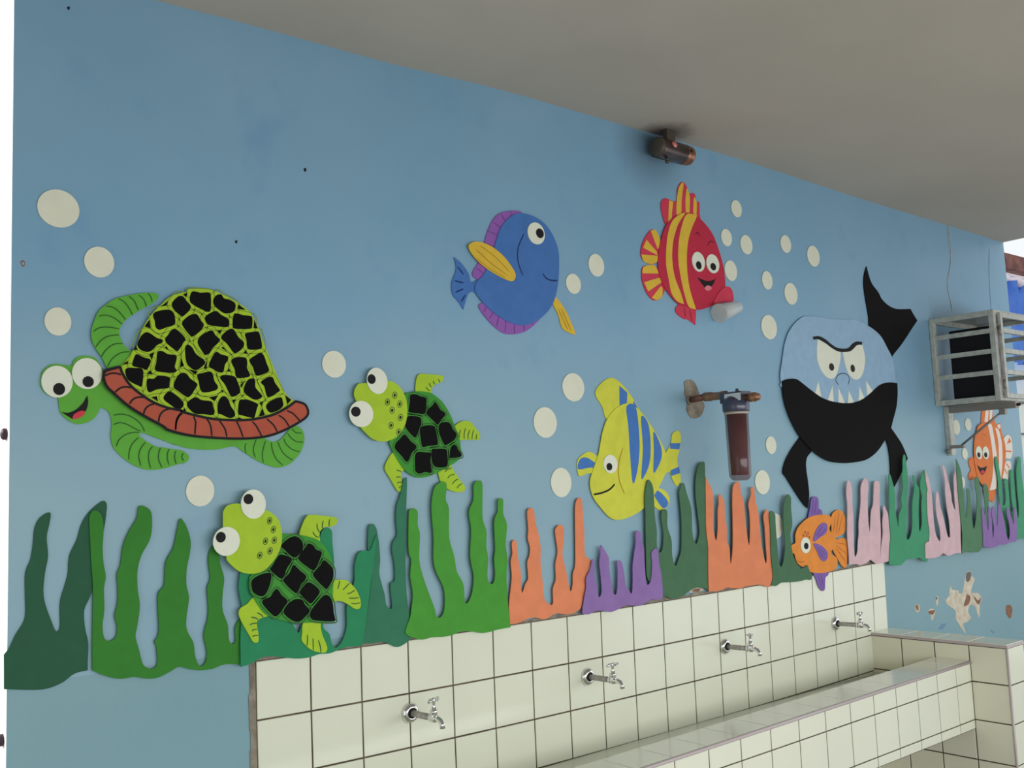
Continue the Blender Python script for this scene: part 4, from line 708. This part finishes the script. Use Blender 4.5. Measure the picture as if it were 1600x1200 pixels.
cut('tail_fin', PTS("4211 1653,4234 1683,4277 1701,4314 1688,4323 1647,4317 1606,4291 1576,4246 1576,4208 1587"), 0.001, 'stripe_white', T, 0.0028, decals=[('clown_orange', PTS("4296 1686!,4314 1662!,4261 1652!")), ('clown_orange', PTS("4237 1619!,4308 1615!,4304 1607!,4239 1611!"))])
cut('tail_fin', PTS("4183 1517,4225 1556,4265 1563,4285 1550,4278 1515,4234 1465,4194 1459,4167 1492"), 0.001, 'stripe_white', T, 0.0028, strokes=[S(PTS("4229 1551,4268 1522"), 'clown_orange', 0.007), S(PTS("4201 1524,4229 1495"), 'clown_orange', 0.007)])
cut('side_fin', PTS("3889 1572,3856 1587,3823 1573,3823 1544,3835 1525,3805 1501,3811 1477,3851 1476,3906 1494"), 0.001, 'clown_orange', T, 0.0028)
cut('belly_fin', PTS("3956 1429,3954 1390,3975 1365,3997 1369,4036 1354,4057 1362,4074 1425"), 0.001, 'clown_orange', T, 0.0028)
w_ = ell(3.924, 1.609, 0.0342, 0.0332, -0); p_ = ell(3.918, 1.598, 0.0155, 0.0131, -0)
eye(T, w_, p_, 0.0074)
w_ = ell(3.998, 1.608, 0.0338, 0.0325, -0); p_ = ell(3.993, 1.597, 0.0158, 0.0133, -0)
eye(T, w_, p_, 0.0074)
mo = cut('mouth', PTS("3898 1547!,3934 1533,3976 1535,4003 1540!,3977 1512,3943 1497,3915 1518"), 0.0074, 'ink_black', T, 0.0008)
cut('tongue', PTS("3925 1513,3950 1520,3970 1513,3946 1500"), 0.0082, 'tongue_red', mo, 0.0006)

# ------------------------------------------------------------------ orange fish with violet fins
fb = PTS("2256 1250,2266 1262,2292 1269,2294 1298,2314 1325,2347 1345,2394 1363,2439 1369,2505 1370,2543 1362,2562 1348,2547 1326,2533 1308,2554 1288,2572 1272,2576 1249,2566 1227,2545 1222,2537 1207,2574 1186,2574 1163,2555 1142,2507 1135,2449 1135,2374 1147,2357 1167,2326 1171,2297 1186,2285 1208,2278 1227,2263 1230")
T = empty('fish_cutout', at(fb, 0.001), 'round orange foam fish with violet fins at the top edge of the tiles', 'fish cutout')
V_ = 'fin_violet_line'
FRECKLES = [(2.3615, 1.3059), (2.3811, 1.3010), (2.3475, 1.2941), (2.3692, 1.2916), (2.3879, 1.2842)]
cut('body', fb, 0.0115, 'fish_orange', T, strokes=[S(PTS("2295 1197,2316 1190,2341 1192"), 'fin_line_orange', 0.003)], decals=[('fin_line_orange', ell(x, z, 0.006, 0.006, 0, 8)) for x, z in FRECKLES])
cut('tail_fin', PTS("2557 1314,2557 1341,2571 1370,2607 1383,2640 1378,2661 1354,2661 1327,2648 1286,2585 1271,2551 1266"), 0.0085, 'fish_orange', T, 0.0028, strokes=[S(q, 'fin_line_orange', 0.0022) for q in (PTS("2568 1295,2590 1362"), PTS("2584 1286,2618 1368"), PTS("2600 1282,2644 1359"))])
cut('tail_fin', PTS("2557 1258,2652 1261,2659 1213,2646 1144,2616 1148,2592 1173,2552 1225"), 0.0085, 'fish_orange', T, 0.0028, strokes=[S(q, 'fin_line_orange', 0.0022) for q in (PTS("2582 1249,2649 1237"), PTS("2581 1238,2649 1199"), PTS("2579 1227,2642 1161"))])
cut('dorsal_fin', PTS("2392 1350,2411 1397,2421 1426,2436 1444,2462 1445,2476 1431,2475 1397,2494 1387,2492 1363,2438 1358"), 0.0085, 'fish_violet', T, 0.0028, strokes=[S(q, V_, 0.002) for q in (PTS("2421 1374,2441 1432"), PTS("2440 1373,2460 1431"), PTS("2460 1376,2481 1390"))])
cut('belly_fin', PTS("2405 1148,2420 1114,2433 1084,2456 1063,2476 1068,2486 1112,2506 1121,2508 1143"), 0.0085, 'fish_violet', T, 0.0028, strokes=[S(q, V_, 0.002) for q in (PTS("2435 1131,2454 1074"), PTS("2458 1129,2467 1077"))])
cut('side_fin', PTS("2411 1272,2431 1303,2460 1327,2494 1337,2516 1328,2516 1306,2494 1288,2460 1279,2426 1265"), 0.0146, 'fish_violet', T, 0.002, strokes=[S(q, V_, 0.002) for q in (PTS("2435 1285,2485 1322"), PTS("2441 1277,2507 1310"))])
cut('side_fin', PTS("2412 1255,2444 1253,2487 1233,2507 1209,2498 1188,2474 1181,2450 1195,2434 1222"), 0.0146, 'fish_violet', T, 0.002, strokes=[S(q, V_, 0.002) for q in (PTS("2430 1246,2484 1211"), PTS("2435 1233,2476 1193"))])
w_ = ell(2.355, 1.254, 0.0330, 0.0316, -0); p_ = ell(2.357, 1.251, 0.0149, 0.0129, -0)
eye(T, w_, p_, 0.0146)

# ------------------------------------------------------------------ shark
hd = PTS("2279 1916,2279 1951,2301 2013,2322 2072,2354 2123,2404 2166,2461 2196,2516 2204,2595 2206,2676 2205,2802 2211,2871 2215,2948 2201,3017 2181,3077 2151,3124 2099,3156 2061,3167 2011,3169 1961")+PTS("3165 1907,2996 1849,2731 1810,2494 1839,2289 1892")
T = empty('shark_cutout', at(hd, 0.001), 'pale blue and black foam shark with a scowl and small white teeth', 'shark cutout')
cut('head', hd, 0.0045, 'sky_foam', T, strokes=[S(PTS("2696 1917,2675 1934,2691 1957,2732 1969,2770 1963,2782 1944,2768 1921"), 'ink_black', 0.0035)])
cut('jaw', PTS("2281 1919!,2324 1929,2377 1931,2421 1915,2464 1895,2517 1872,2571 1854,2637 1843,2725 1838,2806 1843,2881 1861,2948 1889,3017 1923,3074 1938,3131 1942,3178 1940!,3173 1889,3153 1829,3115 1769,3093 1734,3066 1699,3023 1670,2975 1636,2918 1608,2853 1589,2770 1581,2690 1579,2594 1586,2530 1602,2468 1630,2409 1668,2368 1704,2330 1751,2301 1803,2285 1855"), 0.0085, 'foam_black', T)
for q in (PTS("2543 1927!,2510 1874!,2557 1856!"), PTS("2646 1911!,2601 1848!,2648 1837!"), PTS("2691 1904!,2682 1840!,2734 1836!"), PTS("2770 1895!,2755 1838!,2808 1840!"), PTS("2859 1915!,2841 1849!,2892 1864!"), PTS("2916 1943!,2917 1876!,2965 1898!")):
    cut('tooth', q, 0.0075, 'eye_white', T, 0.0009)
cut('back_fin', PTS("3004 2475!,3018 2434,3039 2397,3089 2361,3113 2333,3165 2308,3240 2296,3369 2307!,3390 2285,3425 2254!,3374 2216,3295 2155,3241 2116,3188 2082,3156 2058!,3113 2083,3037 2129,2989 2175,2984 2199,2986 2243,2976 2301,2968 2355,2969 2400,2982 2441"), 0.001, 'foam_black', T)
cut('flipper', PTS("2385 1691!,2326 1647,2277 1601,2250 1553,2269 1530,2323 1471,2370 1423,2401 1400!,2419 1452,2417 1510,2411 1573,2424 1609,2460 1641"), 0.0045, 'foam_black', T)
cut('flipper', PTS("3089 1740!,3138 1699,3187 1652,3224 1592!,3183 1551,3117 1489,3064 1447!,3062 1502,3069 1571,3063 1641,3042 1687,3008 1711"), 0.0045, 'foam_black', T)
e = cut('eye', PTS("2559 2109!,2621 2092,2683 2070,2728 2065!,2724 2034,2701 1986,2667 1948,2618 1944,2573 1972,2547 2016,2549 2062"), 0.0076, 'eye_white', T, 0.001)
p_ = ell(2.649, 1.993, 0.0188, 0.0163, 0)
cut('pupil', p_, 0.0086, 'pupil_brown', e, 0.0008)
e = cut('eye', PTS("2744 2064!,2809 2077,2855 2098,2907 2106!,2920 2063,2919 2025,2889 1970,2842 1945,2793 1957,2761 1998"), 0.0076, 'eye_white', T, 0.001)
p_ = ell(2.814, 1.994, 0.0172, 0.0167, 0)
cut('pupil', p_, 0.0086, 'pupil_brown', e, 0.0008)
cut('eyebrow', PTS("2525 2116!,2569 2122,2615 2112,2661 2092,2709 2079,2785 2082,2830 2106,2866 2117,2906 2117!,2904 2104!,2864 2101,2827 2080,2791 2067,2715 2063,2659 2077,2613 2096,2567 2108,2529 2104!"), 0.0088, 'ink_black', T, 0.001)

# ------------------------------------------------------------------ plastic cup in front of the red fish
cup = MB(); A = Vector((1.868, -0.038, 2.160)); B = Vector((1.995, -0.036, 2.196)); ax = (B-A).normalized(); L = (B-A).length
cup.lathe([(0.0, 0.0365), (0.002, 0.0378), (0.005, 0.0365), (0.035, 0.033), (0.075, 0.0295), (L-0.008, 0.0245), (L, 0.021), (L-0.002, 0.020), (L-0.010, 0.0225), (0.07, 0.0285), (0.01, 0.035)], A, ax, 'cup_plastic', 32)
cup.build('plastic_cup', None, tuple(A)); tag(bpy.data.objects['plastic_cup'], 'small clear plastic cup stuck sideways on the fin of the red fish', 'cup')

# ------------------------------------------------------------------ water filter
FX, FY = 1.709, -0.212
T = empty('water_filter', (FX, 0, 1.83), 'brown water filter cartridge hanging from a copper pipe on the blue wall', 'water filter')
mb = MB(); mb.tube([(FX, 0.0, 1.829), (FX, -0.05, 1.832), (FX, -0.09, 1.835)], 0.0125, 'copper_pipe', 16); mb.lathe([(0, 0.017), (0.006, 0.016), (0.008, 0.0125)], (FX, -0.003, 1.829), (0, -1, 0), 'cement', 18)
mb.build('pipe', T)
mb = MB(); mb.lathe([(0, 0.013), (0.002, 0.0165), (0.030, 0.0168), (0.034, 0.0145), (0.075, 0.0145), (0.078, 0.017), (0.100, 0.017), (0.104, 0.012)], (FX, -0.075, 1.834), (0, -1, -0.04), 'brass_fitting', 20); mb.build('coupling', T)
mb = MB(); mb.lathe([(0, 0.044), (0.004, 0.047), (0.036, 0.047), (0.042, 0.043), (0.052, 0.032), (0.056, 0.028)], (FX, FY, 1.768), (0, 0, 1), 'filter_head', 32)
mb.box(FX-0.028, FX+0.028, FY-0.046, FY+0.046, 1.800, 1.838, 'filter_head')
mb.lathe([(0, 0.006), (0.010, 0.006), (0.012, 0.004)], (FX, FY-0.01, 1.838), (0, 0, 1), 'filter_head', 12)
hd_ = mb.build('filter_head', T)
mb = MB(); mb.box(FX-0.029, FX-0.0282, FY-0.045, FY+0.025, 1.806, 1.832, 'sticker_white'); mb.build('sticker', hd_)
mb = MB(); mb.lathe([(0, 0.041), (0.003, 0.0435), (0.008, 0.0435), (0.010, 0.041)], (FX, FY, 1.759), (0, 0, 1), 'filter_ring', 32); mb.build('lock_ring', T)
mb = MB(); mb.lathe([(0, 0.0), (0.0, 0.024), (0.006, 0.033), (0.018, 0.0385), (0.232, 0.0415)], (FX, FY, 1.528), (0, 0, 1), 'filter_plastic', 36); mb.build('bowl', T)
mb = MB(); mb.lathe([(0, 0.030), (0.212, 0.034)], (FX, FY, 1.547), (0, 0, 1), 'filter_cartridge', 32); mb.build('cartridge', T)
mb = MB(); mb.lathe([(0, 0.012), (0.002, 0.0135), (0.018, 0.0135), (0.020, 0.0165), (0.042, 0.0165), (0.044, 0.013), (0.056, 0.012), (0.056, 0.0)], (FX, FY-0.044, 1.815), (0, -1, -0.04), 'brass_fitting', 20); mb.build('outlet', T)

# ------------------------------------------------------------------ lamp-like metal siren under the ceiling
SX, SY, SZ = 1.538, -0.062, 2.745
T = empty('alarm_siren', (SX+0.1, SY, SZ), 'brown metal cylinder siren mounted where the wall meets the ceiling', 'siren')
a_ = (1, 0.05, 0.0)
mb = MB(); mb.lathe([(0, 0.0), (0, 0.029), (0.004, 0.0345), (0.010, 0.0355), (0.014, 0.0355)], (SX, SY, SZ), a_, 'siren_cap', 36); mb.build('end_cap', T)
mb = MB(); mb.lathe([(0, 0.035), (0.002, 0.0368), (0.004, 0.0355), (0.135, 0.0365)], (SX+0.014, SY, SZ), a_, 'siren_metal', 36); mb.build('housing', T)
mb = MB(); mb.lathe([(0, 0.0370), (0.016, 0.0375), (0.019, 0.0345), (0.026, 0.034), (0.034, 0.0365), (0.042, 0.035), (0.050, 0.024), (0.052, 0.0)], (SX+0.148, SY+0.0075, SZ), a_, 'siren_brass', 36)
for k in (0.2, 1.0): mb.lathe([(0, 0.007), (0.003, 0.007)], (SX+0.162, SY+0.008-0.036*math.cos(k), SZ-0.036*math.sin(k-0.3)), (0, -math.cos(k), -math.sin(k-0.3)), 'hole_dark', 10)
mb.build('horn', T)
mb = MB(); mb.lathe([(0, 0.013), (0.003, 0.012), (0.006, 0.0)], (SX+0.063, SY-0.034, SZ+0.008), (0, -1, 0.25), 'red_gloss', 18); mb.build('red_disc', T)  # small pinkish red disc on the front of the housing
mb = MB(); mb.tube([(SX+0.055, SY, SZ-0.033), (SX+0.055, SY-0.002, SZ-0.046)], 0.006, 'siren_cap', 10); mb.lathe([(0, 0.007), (0.005, 0.009), (0.010, 0.006)], (SX+0.055, SY-0.002, SZ-0.045), (0, 0, -1), 'siren_cap', 12); mb.build('clamp_screw', T)
mb = MB(); mb.box(SX+0.055, SX+0.10, SY-0.008, SY+0.012, SZ+0.033, 2.826, 'siren_cap'); mb.box(SX+0.045, SX+0.11, SY+0.028, -0.0005, SZ-0.015, SZ+0.02, 'siren_cap'); mb.build('bracket', T)

# ------------------------------------------------------------------ speaker cage
CX0, CX1, CY1, CZ0, CZ1 = 3.535, 4.02, -0.316, 1.840, 2.268
T = empty('speaker_cage', (CX0, 0, CZ0), 'grey steel security cage hung on the wall around a black speaker', 'cage')
b = 0.026
def bar(mb, x0, x1, y0, y1, z0, z1, m='grey_enamel'): mb.box(min(x0,x1), max(x0,x1), min(y0,y1), max(y0,y1), min(z0,z1), max(z0,z1), m)
mb = MB()
for x in (CX0, CX1-b):
    bar(mb, x, x+b, -0.001, -b, CZ0, CZ1); bar(mb, x, x+b, CY1, CY1+b, CZ0, CZ1)
    for z in (CZ0, CZ1-b): bar(mb, x, x+b, -b, CY1+b, z, z+b)
for y in (-0.001-b, CY1):
    for z in (CZ0, CZ1-b): bar(mb, CX0+b, CX1-b, y, y+b, z, z+b)
mb.build('frame', T, bevel=0.003)
hz = [2.181, 2.085, 1.985]
for z in hz:
    mb = MB(); bar(mb, CX0+0.002, CX0+0.007, -b, CY1+b, z-0.022, z)
    mb.build('side_slat', T)
    mb = MB(); bar(mb, CX1-0.007, CX1-0.002, -b, CY1+b, z-0.022, z); mb.build('side_slat', T)
mb = MB(); bar(mb, CX0+0.002, CX1-0.002, -0.004, CY1+0.004, CZ1-0.004, CZ1-0.001, 'grey_steel'); mb.build('top_plate', T)
mb = MB(); bar(mb, CX0+0.002, CX1-0.002, -0.004, CY1+0.004, CZ0+0.001, CZ0+0.004, 'grey_steel'); mb.build('bottom_plate', T)
mb = MB(); d0, d1 = CX0+0.034, CX1-0.004; yd = CY1-0.016
for x in (d0, d1-0.022): bar(mb, x, x+0.022, yd, yd+0.014, CZ0+0.012, CZ1-0.014)
for z in (CZ0+0.012, CZ1-0.036): bar(mb, d0+0.022, d1-0.022, yd, yd+0.014, z, z+0.022)
for z in hz: bar(mb, d0+0.022, d1-0.022, yd, yd+0.022, z-0.022, z)
dr = mb.build('door', T, bevel=0.002)
for z in (CZ0+0.075, CZ1-0.10):
    mb = MB(); mb.tube([(CX0+0.030, CY1-0.010, z-0.022), (CX0+0.030, CY1-0.010, z+0.022)], 0.007, 'grey_steel', 10); mb.build('hinge', dr)
T = empty('speaker', (3.66, -0.16, 1.85), 'flat black speaker box standing inside the grey wall cage', 'speaker')
mb = MB(); mb.box(3.612, 3.715, -0.262, -0.058, CZ0+0.0045, 2.205, 'black_box'); mb.build('cabinet', T, bevel=0.006)
mb = MB(); mb.box(3.618, 3.709, -0.2655, -0.262, CZ0+0.02, 2.19, 'speaker_side'); mb.build('grille', T)
# chain of the padlock, hanging inside
mb = MB()
for k in range(9):
    z = 2.125-k*0.008; mb.tube([(3.600+0.003*(k % 2), -0.268, z), (3.603-0.003*(k % 2), -0.270, z-0.007)], 0.0022, 'chrome', 6)
mb.build('chain', None, (3.60, -0.268, 2.05)); tag(bpy.data.objects['chain'], 'short thin chain hanging beside the black speaker inside the cage', 'chain')
T = empty('wall_bracket', (3.62, 0, 1.60), 'grey steel bracket with a diagonal stay carrying the speaker cage', 'bracket')
mb = MB(); mb.box(3.610, 3.655, -0.026, -0.001, 1.600, 1.838, 'grey_enamel'); mb.build('wall_post', T, bevel=0.002)
mb = MB(); mb.box(3.612, 3.650, -0.345, -0.026, 1.805, 1.836, 'grey_steel'); mb.build('arm', T, bevel=0.002)
mb = MB(); mb.tube([(3.612, -0.075, 1.645), (3.612, -0.285, 1.795)], 0.0055, 'grey_steel', 10); mb.build('diagonal_stay', T)
mb = MB(); mb.box(3.600, 3.622, -0.300, -0.272, 1.778, 1.806, 'grey_steel'); mb.build('stay_lug', T)
mb = MB(); mb.box(3.600, 3.622, -0.090, -0.026, 1.632, 1.648, 'grey_steel'); mb.build('stay_lug', T)
mb = MB(); mb.lathe([(0, 0.011), (0.012, 0.011), (0.014, 0.006)], (3.600, -0.018, 1.620), (-1, -0.2, 0), 'grey_steel', 8); mb.build('bolt', T)
mb = MB(); mb.lathe([(0, 0.007), (0.014, 0.007)], (3.63, -0.345, 1.820), (0, -1, 0), 'hole_dark', 12); mb.build('end_plug', T)

# ------------------------------------------------------------------ beyond the right end of the wall
T = empty('tarpaulin_curtain', (5.8, 0.06, 0.9), 'blue tarpaulin curtain hanging outside past the right end of the wall', 'curtain')
mb = MB(); n = 60; X0, X1 = 4.50, 7.4
z1, z0 = 2.59, 2.12
vs = []
for i in range(n+1):
    x = X0+(X1-X0)*i/n; y = 0.10+0.035*math.sin(i*1.15)+0.012*math.sin(i*2.9)
    vs.append([mb.bm.verts.new((x, y+0.01*math.sin(i+j), z1+(z0-z1)*j/6)) for j in range(7)])
for i in range(n):
    for j in range(6):
        f = mb.bm.faces.new([vs[i][j], vs[i+1][j], vs[i+1][j+1], vs[i][j+1]]); f.material_index = mb.mi('tarp_blue'); f.smooth = True
o = mb.build('sheet', T); so = o.modifiers.new('solid', 'SOLIDIFY'); so.thickness = 0.003
mb = MB(); mb.tube([(4.40, 0.21, 2.675), (7.4, 0.21, 2.675)], 0.018, 'tarp_pipe', 12); mb.build('rail', T)
mb = MB()
pp = [(4.47+k*0.05, 0.10+0.01*math.sin(k*1.7), 2.605+0.008*math.sin(k*2.3)) for k in range(58)]
mb.tube(pp, [0.022+0.008*math.sin(k*1.9) for k in range(58)], 'tarp_pipe', 10); mb.build('rolled_hem', T)
mb = MB(); mb.box(4.3, 7.5, 0.19, 0.27, 2.715, 2.81, 'timber'); mb.build('timber_beam', None, (5.9, 0.23, 2.715), 0.004)
tag(bpy.data.objects['timber_beam'], 'rough reddish timber beam above the blue tarpaulin at the right', 'beam')
# gate hinges on the white doorway reveal
for z, lb in ((1.705, 'dark hinge pin on the white doorway edge, the upper of two'), (1.045, 'dark hinge pin on the white doorway edge, the lower of two')):
    mb = MB(); mb.lathe([(0, 0.013), (0.006, 0.013), (0.010, 0.009), (0.012, 0.0)], (XL-0.0005, 0.030, z), (-1, 0, 0), 'black_hinge', 16)
    o = mb.build('hinge', None, (XL, 0.030, z)); tag(o, lb, 'hinge', 'hinge pins of the doorway')

for o in bpy.data.objects:
    if '_o' in o: del o['_o']
